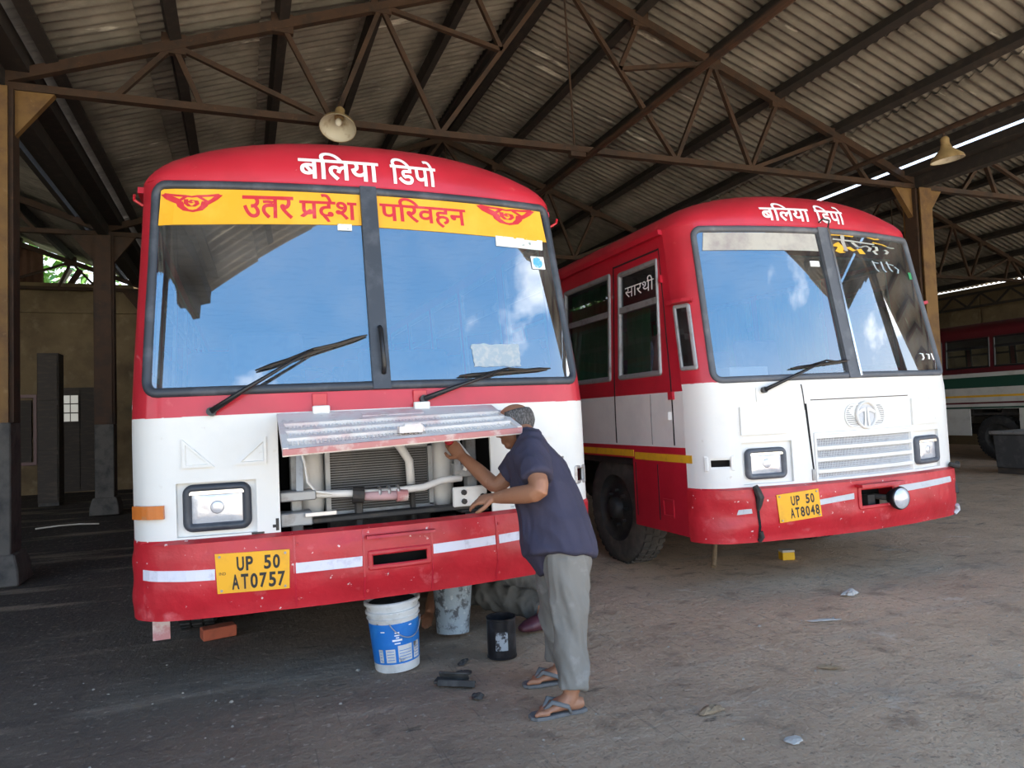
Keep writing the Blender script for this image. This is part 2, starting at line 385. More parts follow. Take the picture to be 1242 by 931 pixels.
def decal(polys, fn, box, name, m, parent, off=.004, thick=.0015, cuts=0, quad=None):
    """lay flat letters on a surface: fn(a, b, off); box = (a0, a1, b0, b1)"""
    bm = bmesh.new()
    for vs_, fs in polys:
        vv = [bm.verts.new((x, y, 0)) for x, y in vs_]
        for f in fs:
            try: bm.faces.new([vv[i] for i in f])
            except ValueError: pass
    for c in range(cuts):
        h = (c+1)/(cuts+1)
        bmesh.ops.bisect_plane(bm, geom=list(bm.verts)+list(bm.edges)+list(bm.faces), plane_co=(0, h, 0), plane_no=(0, 1, 0))
    for v in bm.verts:
        u, w = v.co.x, v.co.y
        if quad:
            (ax, ay), (bx, by), (cx, cy), (dx, dy) = quad   # bl, br, tr, tl
            a = (ax*(1-u)+bx*u)*(1-w)+(dx*(1-u)+cx*u)*w; b = (ay*(1-u)+by*u)*(1-w)+(dy*(1-u)+cy*u)*w
        else: a, b = box[0]+(box[1]-box[0])*u, box[2]+(box[3]-box[2])*w
        v.co = Vector(fn(a, b, off))
    me = bpy.data.meshes.new(name); bm.to_mesh(me); bm.free(); me.materials.append(MATS[m])
    o = bpy.data.objects.new(name, me); col.objects.link(o)
    if parent: o.parent = parent
    return o
# ================================================================== THE SHED
EAVE_L, EAVE_R, RIDGE = -2.04, 9.40, 3.68
Z_EAVE, SLOPE = 4.56, .368
Y0, Y1 = -.35, 18.45
TRY = (2.2, 7.6, 13.0, 18.2)
def use_world(m):
    """pattern fixed in the building instead of each copy"""
    t = MATS[m].node_tree; g = t.nodes.new('ShaderNodeNewGeometry')
    for l in list(t.links):
        if l.from_node.type == 'TEX_COORD': t.links.new(g.outputs['Position'], l.to_socket)
for k in ('roof_sheet', 'dark_purlin', 'rust_steel'): use_world(k)
# floor
g = MB()
def gz(x, y): 
    p = Vector((x*.9, y*.9, 0)); q = Vector((x*4, y*4, 3))
    return .010*noise.noise(p)+.004*noise.noise(q)-.006
g.grid(lambda x, y: (x, y, gz(x, y)), lin(-7, 14, 190), lin(.2, 10, 90))
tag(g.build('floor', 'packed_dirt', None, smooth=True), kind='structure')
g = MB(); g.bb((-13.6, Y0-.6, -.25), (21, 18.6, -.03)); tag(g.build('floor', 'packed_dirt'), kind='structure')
g = MB(); g.bb((-90, -13, -.4), (90, -.95, -.05)); tag(g.build('floor_yard', 'yard_dirt'), kind='structure')
g = MB(); g.bb((-90, -90, -.5), (90, 70, -.10)); tag(g.build('floor_added_dark', 'added_dark_ground'), kind='structure')  # unseen dark ground added beyond the yard to cut bounce onto the deep roof

def zroof(x, off=0.):
    d = min(x-EAVE_L, EAVE_R-x); return Z_EAVE+SLOPE*d+off
# corrugated sheet, built once and shared; local x runs down the fall, y along the shed
PITCH = .146; SW = 7*PITCH
rows = 5; half = RIDGE-EAVE_L; step = (half-.10)/rows
SL = math.hypot(step, step*SLOPE)+.12
s_ = MB()
s_.grid(lambda y, x: (x, y, .024*math.cos(2*PI*y/PITCH)), lin(0, SW+.07, 59), [0, SL])
sheet0 = s_.build('roof_sheet', 'roof_sheet', None, smooth=True, solid=.006)
SHEET = sheet0.data; bpy.data.objects.remove(sheet0)
def roof(nm, x_off, single):
    c = MB(); c.bb((RIDGE+x_off-.16, Y0, zroof(RIDGE)+.235), (RIDGE+x_off+.16, Y1, zroof(RIDGE)+.25))
    root = tag(c.build(nm, 'roof_sheet'), kind='structure')
    acc = bmesh.new() if not single else None
    ncol = int((Y1-Y0)/SW)+1
    for sgn in (-1, 1):
        for r in range(rows):
            for k in range(ncol):
                y = Y0+k*SW
                if y > Y1-.2: continue
                d0 = .06+r*step; a = math.atan(SLOPE)-.018
                x = RIDGE+x_off+sgn*d0; z = zroof(RIDGE)+.20-SLOPE*d0+.012+random.uniform(-.004, .004)
                rot = Euler((0, a, 0)).to_matrix().to_4x4()
                if sgn < 0: rot = Matrix.Rotation(PI, 4, 'Z') @ rot; y += SW
                jig = Matrix.Rotation(random.uniform(-.004, .004), 4, 'Z')
                Mx = Matrix.Translation((x, y, z)) @ jig @ rot @ Matrix.Scale(.76 if r == rows-1 and sgn*x_off <= 0 else 1., 4, (1, 0, 0))
                if single:
                    o = bpy.data.objects.new('roof_sheet', SHEET); col.objects.link(o); o.parent = root; o.matrix_world = Mx
                else:
                    tmp = SHEET.copy(); tmp.transform(Mx); acc.from_mesh(tmp); bpy.data.meshes.remove(tmp)
    if not single:
        me = bpy.data.meshes.new('roof_sheeting'); acc.to_mesh(me); acc.free(); me.materials.append(MATS['roof_sheet'])
        o = bpy.data.objects.new('roof_sheeting', me); col.objects.link(o); o.parent = root; o['kind'] = 'stuff'
    p = MB(); p.bb((RIDGE+x_off-.20, Y0+.3, zroof(RIDGE)+.06), (RIDGE+x_off+.20, Y1, zroof(RIDGE)+.16)); p.build('ridge_beam', 'dark_purlin', root)
    # purlins along the shed
    for d in (.10, 1.10, 2.18, 3.22, 4.25, 5.30):
        for sgn in (-1, 1):
            x = RIDGE+x_off+sgn*d
            p = MB(); p.box((x, (Y0+Y1)/2+.15, zroof(RIDGE)-SLOPE*d+.105), (.11, Y1-Y0-.3, .13), Matrix.Rotation(sgn*math.atan(SLOPE), 3, 'Y'))
            p.build('purlin', 'dark_purlin', root)
    return root
BAY = EAVE_R-EAVE_L
roof('ceiling', 0, True)
roof('ceiling', BAY, True)
roof('ceiling', -BAY, False)
# valley gutters on the column lines
for x in (EAVE_L, EAVE_R):
    t = MB()
    Yg = 18.38; t.bb((x-.24, Y0, Z_EAVE+.08), (x+.24, Yg, Z_EAVE+.10)); t.bb((x-.26, Y0, Z_EAVE+.08), (x-.24, Yg, Z_EAVE+(.19 if x > 0 else .22))); t.bb((x+.24, Y0, Z_EAVE+.08), (x+.26, Yg, Z_EAVE+(.16 if x > 0 else .26)))
    t.bb((x-.07, Y0, Z_EAVE-.10), (x+.07, Yg, Z_EAVE+.08))
    tag(t.build('valley_gutter', 'dark_purlin'), 'dark valley gutter over the %s column row between two roofs' % ('left ochre' if x < 0 else 'right rusty'), 'gutter')
# columns
def column(x, y, label, group):
    cm = 'ochre_column' if y < 10 else 'rust_steel'
    r = thing('steel_column', label, 'column', (x, y, 0), group)
    m = MB(); m.bb((-.115, -.15, .28), (.115, -.13, 4.45)); m.bb((-.115, .13, .28), (.115, .15, 4.45)); m.bb((-.05, -.13, .28), (.05, .13, 4.45)); m.build('shaft', cm, r)
    for s in (-1, 1):
        m = MB(); m.bb((s*.125-.02, -.10, 1.42), (s*.125+.02, .10, 4.45)); m.build('side_channel', 'rust_steel', r)
        m = MB(); i = 0
        for yy in (-.04, .04): m.v += [(s*.14, yy, 4.03), (s*.14, yy, 4.46), (s*.46, yy, 4.46)]
        m.f += [(0, 1, 2), (3, 5, 4), (0, 3, 4, 1), (1, 4, 5, 2), (2, 5, 3, 0)]; m.build('gusset_plate', cm, r)
    m = MB(); m.bb((-.135, -.165, .25), (.135, .165, 1.42)); m.build('lower_casing', 'column_base', r, bevel=.01)
    m = MB(); m.rings([[(sx*.20*k, sy*.22*k, z) for sx, sy in ((-1, -1), (1, -1), (1, 1), (-1, 1))] for k, z in ((1.05, 0), (1.0, .14), (.82, .27))]); m.build('concrete_foot', 'column_base', r, bevel=.012)
    return r
cl = {(-2.04, 7.6): 'ochre steel column with grimy foot at the left edge', (9.4, 7.6): 'rusty ochre column with flared gussets behind the right bus',
      (-2.04, 13.0): 'dark distant steel column beside the left bus, before the back wall'}
for x in (EAVE_L, EAVE_R):
    for y in TRY: column(x, y, cl.get((x, y), 'steel roof column of the row hidden beside or behind the buses'), 'steel columns')
# trusses
def truss(xo, y, label):
    r = thing('roof_truss', label, 'truss', (RIDGE+xo, y, 4.50), 'roof trusses')
    H = zroof(RIDGE)-4.50
    def top(x): return (x, 0, H-SLOPE*abs(x))
    b = MB(); b.bb((-half, -.045, -.035), (half, .045, .035)); b.build('bottom_chord', 'rust_steel', r)
    for s in (-1, 1):
        b = MB(); b.beam(top(s*(half+.0)), top(0), .08, .10); b.build('top_chord', 'rust_steel', r)
        mid = Vector((s*.78, 0, H*.5))
        W = [((s*1.55, 0, 0), top(0)), (top(s*2.18), (s*1.55, 0, 0)), (top(s*2.18), (s*2.72, 0, 0)), (top(s*3.22), (s*2.72, 0, 0)), (top(s*4.25), (s*2.72, 0, 0)),
             (top(s*4.25), (s*4.0, 0, 0)), (top(s*4.25), (s*4.78, 0, 0)), (top(s*1.10), mid), (top(s*2.18), mid)]
        for p, q in W:
            b = MB(); b.beam(p, q, .05, .055, (0, 1, 0)); b.build('web_member', 'rust_steel', r)
        for x in (1.10, 2.18, 3.22, 4.25):
            b = MB(); p = top(s*x); b.box((p[0], 0, p[2]+.01), (.22, .07, .20)); b.build('gusset', 'rust_steel', r)
    b = MB(); b.tube([(.12, 0, 0), (.05, 0, H)], .012, 6); b.build('king_rod', 'rust_steel', r)
    b = MB(); b.box((.15, 0, -.03), (.20, .08, .12)); b.build('gusset', 'rust_steel', r)
    return r
names = {(0, 7.6): 'nearest rusty steel roof truss spanning over both red buses', (0, 13.0): 'rusty roof truss deeper in the shed, mostly behind the bus roofs',
         (0, 2.2): 'roof truss overhead in front of the buses', (0, 18.2): 'rusty roof truss at the back end above the buses'}
for xo, t in ((0, 'buses'), (BAY, 'right bay'), (-BAY, 'left bay')):
    for y in TRY:
        if xo and y < 5: continue
        truss(xo, y, names.get((xo, y), '%s rusty roof truss of the %s' % ({2.2: 'foremost', 7.6: 'front', 13.0: 'middle', 18.2: 'rearmost'}[y], t)))
# longitudinal tie pipes at bottom-chord level
t = MB(); t.tube([(RIDGE+.3, 2.2, 4.44), (RIDGE+.3, Y1-.3, 4.44)], .038, 8); tag(t.build('tie_pipe', 'rust_steel'), 'long brown tie pipe running into the shed under the ridge', 'pipe')
t = MB(); t.tube([(8.15, 2.2, 4.66), (8.15, Y1-.3, 4.66)], .036, 8); tag(t.build('tie_pipe', 'rust_steel'), 'brown tie pipe carrying the right hanging lamp', 'pipe')
# back and side walls
w = MB(); w.bb((-13.6, 18.4, -.3), (21.2, 18.75, 4.66)); wb = tag(w.build('wall_back', 'wall_plaster'), kind='structure')
w = MB(); w.bb((-13.6, 18.32, 3.98), (9.4, 18.4, 4.06)); w.build('ledge', 'wall_plaster', wb)
w = MB(); w.bb((-13.6, -.3, -.3), (-13.4, 18.4, 4.7)); tag(w.build('wall_left', 'wall_plaster'), kind='structure')
w = MB(); w.bb((20.85, -.3, -.3), (21.05, 18.4, 4.728)); wr = tag(w.build('wall_right', 'wall_plaster'), kind='structure')
for k in range(7):
    y = 6.2+k*1.75
    m = MB(); m.bb((20.80, y, 3.25), (20.86, y+1.68, 4.05)); m.build('wall_panel', 'wall_plaster', wr, bevel=.01)
    m = MB(); m.bb((20.80, y, 4.12), (20.86, y+1.68, 4.50)); m.build('wall_panel', 'wall_plaster', wr, bevel=.01)
gd = thing('lattice_girder', 'dark lattice girder along the top of the right wall', 'girder', (20.6, 5.5, 4.1))
for z in (0.02, .42):
    m = MB(); m.bb((-.04, 0, z-.03), (.04, 12.5, z+.03)); m.build('flange', 'dark_purlin', gd)
for k in range(14):
    m = MB(); y = k*.88; m.beam((0, y, .03), (0, y+.44, .40), .05, .04, (1, 0, 0)); m.beam((0, y+.44, .40), (0, y+.88, .03), .05, .04, (1, 0, 0)); m.build('lattice_bar', 'dark_purlin', gd)
# gable sheet, left bay, beside the gap with foliage
def zany(x):
    while x < EAVE_L: x += BAY
    while x > EAVE_R: x -= BAY
    return zroof(x)
for x0, x1 in ((-13.35, -8.6), (-8.6, -6.4), (-6.4, -4.1), (-1.85, 3.68), (3.68, 9.2), (9.6, 15.12), (15.12, 20.7)):
    m = MB(); m.grid(lambda a, b: (a, 18.5+.02*math.sin(a*40), 4.66+(zany(a)-4.56)*b), lin(x0, x1, 90), [0, 1]); tag(m.build('wall_gable_sheet', 'brown_sheet', None, smooth=True, solid=.01), kind='structure')
for i, (x, dx) in enumerate(((-3.80, .22), (-3.6, .22))):
    m = MB(); m.beam((x, 18.5, 4.62), (x+dx, 18.5, 5.0), .12, .05, (0, 1, 0)); tag(m.build('leaning_board', ('dull_white_paint', 'rust_steel')[i]), ('pale board leaning in the gable gap before the foliage', 'brown board leaning in the gable gap right of the pale one')[i], 'board', 'boards in the gable gap')
# window, doorway and red-framed board in the dim back wall on the left
wn = MB(); wn.bb((-3.92, 18.30, 0), (-2.80, 18.40, 2.30)); wn = tag(wn.build('door_1', 'dark_wood'), kind='structure')
m = MB(); m.bb((-3.86, 18.27, .05), (-3.38, 18.30, 2.24)); m.build('door_leaf', 'dark_wood', wn); m = MB(); m.bb((-3.34, 18.27, .05), (-2.86, 18.30, 2.24)); m.build('door_leaf', 'dark_wood', wn)
mat('bright_pane', (.5, .5, .48), .5)
pm = MATS['bright_pane'].node_tree.nodes['Principled BSDF']; pm.inputs['Emission Color'].default_value = (1, .98, .88, 1); pm.inputs['Emission Strength'].default_value = .14
wi = MB(); wi.bb((-3.72, 18.24, 1.52), (-3.38, 18.27, 2.12)); wi = tag(wi.build('window_1', 'dark_wood'), kind='structure')
for a in range(2):
    for b in range(3):
        m = MB(); m.bb((-3.70+a*.16, 18.225, 1.55+b*.20), (-3.70+a*.16+.14, 18.24, 1.55+b*.20+.175)); m.build('pane', 'bright_pane', wi)
rb = thing('notice_board', 'dark red framed board on the dim back wall at far left', 'board', (-4.66, 18.3, .66))
m = MB(); m.bb((-.02, 0, 0), (.36, .05, 1.38)); m.build('panel', 'dark_wood', rb)
m = MB()
for a, b in (((-.06, -.02, -.04), (0, .03, 1.5)), ((.40, -.02, -.04), (.46, .03, 1.5)), ((0, -.02, -.04), (.4, .03, .03)), ((0, -.02, 1.43), (.4, .03, 1.5))): m.bb(a, b)
m.build('frame', 'maroon_dark', rb)
cb_ = thing('tall_cupboard', 'tall narrow dark cupboard standing before the back wall, left', 'cupboard', (-3.27, 15.2, 0))
m = MB(); m.bb((-.17, -.2, .06), (.17, .2, 2.76)); m.build('body', 'dark_wood', cb_, bevel=.01)
for z in (.1, 1.0, 1.9):
    m = MB(); m.bb((-.15, -.225, z), (.15, -.20, z+.82)); m.build('door', 'dark_wood', cb_, bevel=.006)
m = MB(); m.bb((-.16, -.18, 0), (.16, .18, .06)); m.build('plinth', 'dark_metal', cb_)
# foliage outside behind the left gable
tr = thing('tree', 'green leafy tree seen through the gable gap at left', 'tree', (-5.0, 23.5, -.05))
m = MB(); m.tube([(0, 0, 0), (.1, .1, 2.2), (-.1, 0, 4.8)], [.2, .16, .1], 8); m.build('trunk', 'bark', tr)
m = MB()
for i in range(900):
    a, b, c = random.gauss(0, 1.5), random.gauss(0, 1.0), random.gauss(6.4, 1.2); s = random.uniform(.12, .24)
    R_ = Euler((random.uniform(-1, 1), random.uniform(-1, 1), random.uniform(0, 6))).to_matrix(); p = Vector((a, b, c))
    m.face([p+R_ @ Vector(q) for q in ((-s, 0, 0), (0, -s*.45, .02), (s, 0, 0), (0, s*.45, .02))])
m.raw = 1; tag(m.build('foliage', 'green_leaf', tr), kind='stuff')
# hanging lamps
def lamp(label, loc, drop, tilt):
    r = thing('hanging_lamp', label, 'lamp', loc, 'enamel shade lamps under the roof'); r.rotation_euler = tilt
    m = MB(); m.lathe([(.185, -.17), (.17, -.135), (.11, -.08), (.06, -.03), (.045, .02)], n=32); o = m.build('shade', 'lamp_enamel', r, smooth=True, solid=.004)
    m = MB(); m.lathe([(.190, -.172), (.176, -.132), (.116, -.075), (.066, -.024), (.052, .022)], n=32); m.build('shade_back', 'lamp_outside', r, smooth=True)
    m = MB(); m.lathe([(.0, -.03), (.045, -.03), (.05, .0), (.05, .09), (.03, .12), (0, .12)], n=16); m.build('socket', 'lamp_outside', r, smooth=True)
    m = MB(); m.ball((0, 0, -.085), (.035, .035, .05)); m.build('bulb', 'bulb', r, smooth=True)
    m = MB(); m.tube([(0, 0, .10), (0, 0, drop)], .012, 8); m.build('stem', 'rust_steel', r)
    return r
lamp('round enamel lamp shade tilted on the truss above the left bus', (1.00, 7.42, 4.50), .30, (math.radians(-24), math.radians(10), 0))
lamp('conical enamel lamp shade hanging from the right purlin pipe', (8.15, 6.15, 4.45), .165, (0, math.radians(-7), 0))
# dark tank on skids at the right edge
bt = thing('storage_trough', 'dark grimy metal trough on skids at the right edge', 'trough', (13.12, 8.35, 0))
m = MB(); m.rings([[(sx*.52*k, sy*.62*k, z) for sx, sy in ((-1, -1), (1, -1), (1, 1), (-1, 1))] for k, z in ((.96, .10), (1, .70))]); m.build('body', 'concrete_block', bt, bevel=.02)
m = MB(); m.bb((-.56, -.66, .70), (.56, .66, .76)); m.build('lid', 'grey_metal', bt, bevel=.01)
for s in (-1, 1):
    m = MB(); m.bb((s*.4-.06, -.6, 0), (s*.4+.06, .6, .10)); m.build('skid', 'dark_wood', bt)
# ================================================================== THE BUSES
class Surf:
    """front and side skin of a bus: t runs along the plan outline from the centre line, z is height; local axes"""
    def __init__(s, Wh=1.25, R=.2, B=.13, lean=.19, zl=1.42, tum=.05):
        s.Wh, s.R, s.B, s.lean, s.zl, s.tum = Wh, R, B, lean, zl, tum
        s.xf = Wh-R; s.yb = B*(s.xf/Wh)**2; s.Tc = s.xf+R*PI/2
    def w(s, z): return 1-s.tum*smooth((z-1.2)/1.7)
    def S(s, z):
        d = z-s.zl
        return 0. if d < -.06 else s.lean*(d+.06)**2/.24 if d < .06 else s.lean*d
    def loc(s, t, z):
        a = abs(t); sg = 1 if t >= 0 else -1; k = 1.
        if a <= s.xf: x, y = a, s.B*(a/s.Wh)**2
        elif a <= s.Tc:
            an = (a-s.xf)/s.R; x, y = s.xf+s.R*math.sin(an), s.yb+s.R*(1-math.cos(an))
        else: x, y = s.Wh, s.yb+s.R+(a-s.Tc); k = 1-smooth((a-s.Tc)/.4)
        return Vector((sg*x*s.w(z), y+s.S(z)*k, z))
    def P(s, t, z, off=0.):
        p = s.loc(t, z)
        if off:
            e = 1e-3; u = s.loc(t+e, z)-s.loc(t-e, z); v = s.loc(t, z+e)-s.loc(t, z-e)
            p = p+u.cross(v).normalized()*off
        return p
    def ty(s, y): return s.Tc+y-s.yb-s.R      # side position from depth behind the front
def span(a, b, n, extra=()):
    return sorted(set([round(x, 5) for x in lin(a, b, n)]+[round(x, 5) for x in extra if a < x < b]))
def skin(fn, t0, t1, z0, z1, holes, nt_, nz_, off=0., th=.02):
    """curved panel with rectangular openings"""
    A = span(t0, t1, nt_, [h[i] for h in holes for i in (0, 1)]); B = span(z0, z1, nz_, [h[i] for h in holes for i in (2, 3)])
    f = off if callable(off) else (lambda t, z: off)
    m = MB(); m.grid(lambda t, z: fn(t, z, f(t, z)), A, B, lambda t, z: any(h[0] < t < h[1] and h[2] < z < h[3] for h in holes))
    return m
def slab(fn, t0, t1, z0, z1, o0, o1, nt_=6, nz_=3, quad=None):
    """raised strip following the skin; quad = corners bl, br, tr, tl"""
    m = MB()
    def mp(u, w, o):
        if quad:
            (ax, ay), (bx, by), (cx, cy), (dx, dy) = quad
            return fn((ax*(1-u)+bx*u)*(1-w)+(dx*(1-u)+cx*u)*w, (ay*(1-u)+by*u)*(1-w)+(dy*(1-u)+cy*u)*w, o)
        return fn(t0+(t1-t0)*u, z0+(z1-z0)*w, o)
    U = lin(0, 1, nt_); W = lin(0, 1, nz_)
    m.grid(lambda u, w: mp(u, w, o1), U, W); m.grid(lambda u, w: mp(u, w, o0), U, W)
    for w in (0, 1): m.grid(lambda u, k: mp(u, w, o0+(o1-o0)*k), U, [0, 1])
    for u in (0, 1): m.grid(lambda w, k: mp(u, w, o0+(o1-o0)*k), W, [0, 1])
    return m
def rrect(t0, t1, z0, z1, r, n=5, seg=.15):
    pts = []
    for cx, cz, a0 in ((t1-r, z0+r, -PI/2), (t1-r, z1-r, 0), (t0+r, z1-r, PI/2), (t0+r, z0+r, PI)):
        for k in range(n+1):
            a = a0+PI/2*k/n; pts.append((cx+r*math.cos(a), cz+r*math.sin(a)))
    out = []
    for i, p in enumerate(pts):
        q = pts[(i+1) % len(pts)]; d = math.hypot(q[0]-p[0], q[1]-p[1]); k = max(1, int(d/seg))
        for j in range(k): out.append((p[0]+(q[0]-p[0])*j/k, p[1]+(q[1]-p[1])*j/k))
    return out
def frame(fn, path, w, o0, o1, rnd=.25):
    """moulding of width w following a closed path on the skin (path = outer edge, anticlockwise)"""
    rs = []; n = len(path)
    for i in range(n):
        a, b = Vector(path[i-1]), Vector(path[(i+1) % n]); d = (b-a).normalized(); nn = Vector((-d.y, d.x)); p = Vector(path[i])
        q = [(0, o0), (0, o0+(o1-o0)*.6), (w*rnd, o1), (w*(1-rnd), o1), (w, o0+(o1-o0)*.6), (w, o0)]
        rs.append([fn((p+nn*x).x, (p+nn*x).y, o) for x, o in q])
    m = MB(); m.rings(rs+[rs[0]], cap=False); return m
def disc(fn, ct, cz, r, o, n=20, rz=None, dome=0.):
    m = MB(); rz = rz or r
    rs = [[fn(ct+r*k*math.cos(2*PI*j/n), cz+rz*k*math.sin(2*PI*j/n), o+dome*(1-k*k)) for j in range(n)] for k in (1, .85, .6, .3, .02)]
    m.rings(rs, cap=True); return m
def wheel(parent, x, y, r, side, m='tyre'):
    """tyre + rim + hub; side = -1 faces -x"""
    w = .24
    root = bpy.data.objects.new('wheel', None); col.objects.link(root); root.parent = parent; root.location = (x, y, r)
    b = MB(); b.lathe([(r*.60, -w/2), (r*.66, -w*.52), (r*.86, -w*.54), (r*.96, -w*.46), (r, -w*.34), (r, w*.34), (r*.96, w*.46), (r*.86, w*.54), (r*.66, w*.52), (r*.60, w/2)], n=48, axis='X')
    b.build('tyre', m, root, smooth=True)
    b = MB()
    for k in range(40):
        a = 2*PI*k/40
        for sx in (-.3, 0, .3):
            b.box((sx*w, math.cos(a+sx*.2)*r, math.sin(a+sx*.2)*r), (w*.24, .045, .016), Matrix.Rotation(a+sx*.2-PI/2, 3, 'X'))
    b.build('tread', m, root)
    s = side
    b = MB(); b.lathe([(r*.62, s*w*.5), (r*.58, s*w*.36), (r*.48, s*w*.22), (r*.40, s*w*.30), (r*.22, s*w*.40), (.001, s*w*.40)], n=36, axis='X'); b.build('rim', 'dark_metal', root, smooth=True)
    b = MB(); b.lathe([(r*.2, s*w*.36), (r*.19, s*w*.62), (r*.12, s*w*.72), (.001, s*w*.73)], n=24, axis='X'); b.build('hub', 'dark_metal', root, smooth=True)
    for k in range(8):
        a = 2*PI*k/8; b = MB(); b.lathe([(.016, s*w*.36), (.016, s*w*.52), (.001, s*w*.53)], (0, math.cos(a)*r*.31, math.sin(a)*r*.31), 6, 'X'); b.build('wheel_nut', 'dark_metal', root)
    return root
def seat(parent, x, y, wd_=.45):
    r = bpy.data.objects.new('seat', None); col.objects.link(r); r.parent = parent; r.location = (x, y, .95)
    b = MB(); b.bb((-wd_/2, -.22, .32), (wd_/2, .22, .44)); b.build('cushion', 'seat_cloth', r, bevel=.03)
    b = MB(); b.box((0, .26, .72), (wd_, .10, .62), Matrix.Rotation(-.18, 3, 'X')); b.build('backrest', 'seat_cloth', r, bevel=.03)
    b = MB(); b.bb((-wd_/2+.04, -.18, 0), (wd_/2-.04, .18, .32)); b.build('pedestal', 'dark_metal', r)
def steering(parent, x, y, z):
    r = bpy.data.objects.new('steering_wheel', None); col.objects.link(r); r.parent = parent; r.location = (x, y, z); r.rotation_euler = (math.radians(24), 0, 0)
    b = MB(); n = 36; b.rings([[((.235+.014*math.cos(q))*math.cos(2*PI*k/n), (.235+.014*math.cos(q))*math.sin(2*PI*k/n), .014*math.sin(q)) for q in [2*PI*j/8 for j in range(8)]] for k in range(n+1)], cap=False); b.build('rim', 'black_plastic', r, smooth=True)
    for a in (.3, PI-.3, -PI/2):
        b = MB(); b.beam((0, 0, -.03), (.235*math.cos(a), .235*math.sin(a), 0), .03, .012); b.build('spoke', 'black_plastic', r)
    b = MB(); b.lathe([(.06, -.04), (.06, 0), (.045, .015), (.001, .018)], n=20); b.build('boss', 'black_plastic', r, smooth=True)
    b = MB(); b.tube([(0, 0, -.03), (0, 0, -.75)], .025, 8); b.build('shaft', 'dark_metal', r)
EMBLEM = [stroke2d([(0, 1), (.20, .93), (.40, .90)], .12), stroke2d([(0, 1), (.10, .72), (.26, .50), (.33, .42)], .12), stroke2d([(.33, .42), (.28, .62), (.40, .88)], .08), stroke2d([(.02, .97), (.16, .80), (.27, .66)], .10),
          stroke2d([(1, 1), (.80, .93), (.58, .90)], .12), stroke2d([(1, 1), (.90, .72), (.78, .50), (.73, .42)], .12), stroke2d([(.73, .42), (.76, .62), (.62, .88)], .08),
          stroke2d([(.28, .58), (.31, .30), (.40, .10), (.52, .04), (.64, .12), (.72, .34), (.74, .60)], .13),
          stroke2d([(.40, .72), (.40, .48), (.46, .32), (.54, .32), (.60, .46), (.58, .62), (.50, .66), (.46, .56), (.52, .50)], .08), stroke2d([(.36, .92), (.5, .86), (.64, .92)], .10)]

def bus_shell(root, S, L, zt, hc, paint, ws, front_zones):
    """roof, windscreen surround, sides, tail, underside and cabin common to both red buses"""
    Tc = S.Tc; Wt = S.Wh*S.w(zt)
    def zc(x): return zt+hc*max(0., 1-abs(x/Wt)**2.5)**.5
    D = .34
    def dome(t, k):
        p = S.loc(t, zt); z = zc(p.x)
        return Vector((p.x, p.y+D*(1-math.cos(k*PI/2)), zt+(z-zt)*math.sin(k*PI/2)))
    def fascia(t, z, off=0.):
        p = S.loc(t, zt); k = math.asin(clamp((z-zt)/max(.01, zc(p.x)-zt), -.2, .98))*2/PI; q = dome(t, k); e = .01
        n = (dome(t+e, k)-dome(t-e, k)).cross(dome(t, k+e)-dome(t, k-e)).normalized(); return q+n*off
    T = [-Tc+2*Tc*(.5-.5*math.cos(PI*i/44)) for i in range(45)]
    m = MB(); m.grid(lambda t, k: dome(t, k) if k <= 1 else Vector((S.loc(t, zt).x, L, zc(S.loc(t, zt).x))), T, lin(0, 1, 10)+[2]); soft(m.build('roof', paint, root, solid=.02), 50)
    # windscreen surround and pillars
    zb = front_zones
    m = skin(S.P, -Tc, Tc, zb, zt, [(-ws[0], ws[0], ws[1], ws[2])], 30, 8); soft(m.build('windscreen_surround', paint, root, solid=.03), 40)
    return dome, fascia, zc
def gasket_and_panes(root, S, ws, cx, half_div, mg):
    m = frame(S.P, rrect(-ws[0]-.032, ws[0]+.032, ws[1]-.032, ws[2]+.032, .085), .046, -.012, .016); soft(m.build('windscreen_gasket', mg, root), 50)
    m = slab(S.P, cx-half_div, cx+half_div, ws[1]-.03, ws[2]+.03, -.015, .022, 2, 8); d = m.build('centre_pillar', mg, root, bevel=0)
    panes = []
    for a, b in ((-ws[0]-.01, cx-half_div+.01), (cx+half_div-.01, ws[0]+.01)):
        m = MB(); m.grid(lambda t, z: S.P(t, z, -.004), span(a, b, 16), lin(ws[1]-.01, ws[2]+.01, 10)); p = m.build('windscreen', 'windscreen_glass', root, smooth=True); panes.append(p)
    return panes, d
def wiper(root, S, piv, mid, a, b, o=.05):
    r = bpy.data.objects.new('wiper', None); col.objects.link(r); r.parent = root
    P = lambda p, k: S.P(p[0], p[1], k)
    m = MB(); m.tube([P(piv, .0), P(piv, .035)], .022, 12); m.build('pivot', 'black_plastic', r)
    n1 = (piv[0]+(mid[0]-piv[0])*.35, piv[1]+(mid[1]-piv[1])*.35)
    m = MB(); m.tube([P(piv, .03), P(n1, .05), P(mid, o)], [.016, .011, .006], 8); m.build('arm', 'black_plastic', r, smooth=True)
    q1 = (a[0]*.72+b[0]*.28, a[1]*.72+b[1]*.28); q2 = (a[0]*.28+b[0]*.72, a[1]*.28+b[1]*.72)
    m = MB(); m.tube([P(q1, .028), P(mid, o-.005), P(q2, .028)], .007, 6); m.build('bridge', 'black_plastic', r)
    pts = [P((a[0]+(b[0]-a[0])*k, a[1]+(b[1]-a[1])*k), .016) for k in lin(0, 1, 8)]
    m = MB(); m.tube(pts, [.004]+[.011]*7+[.004], 6); m.build('blade', 'black_plastic', r)
    return r
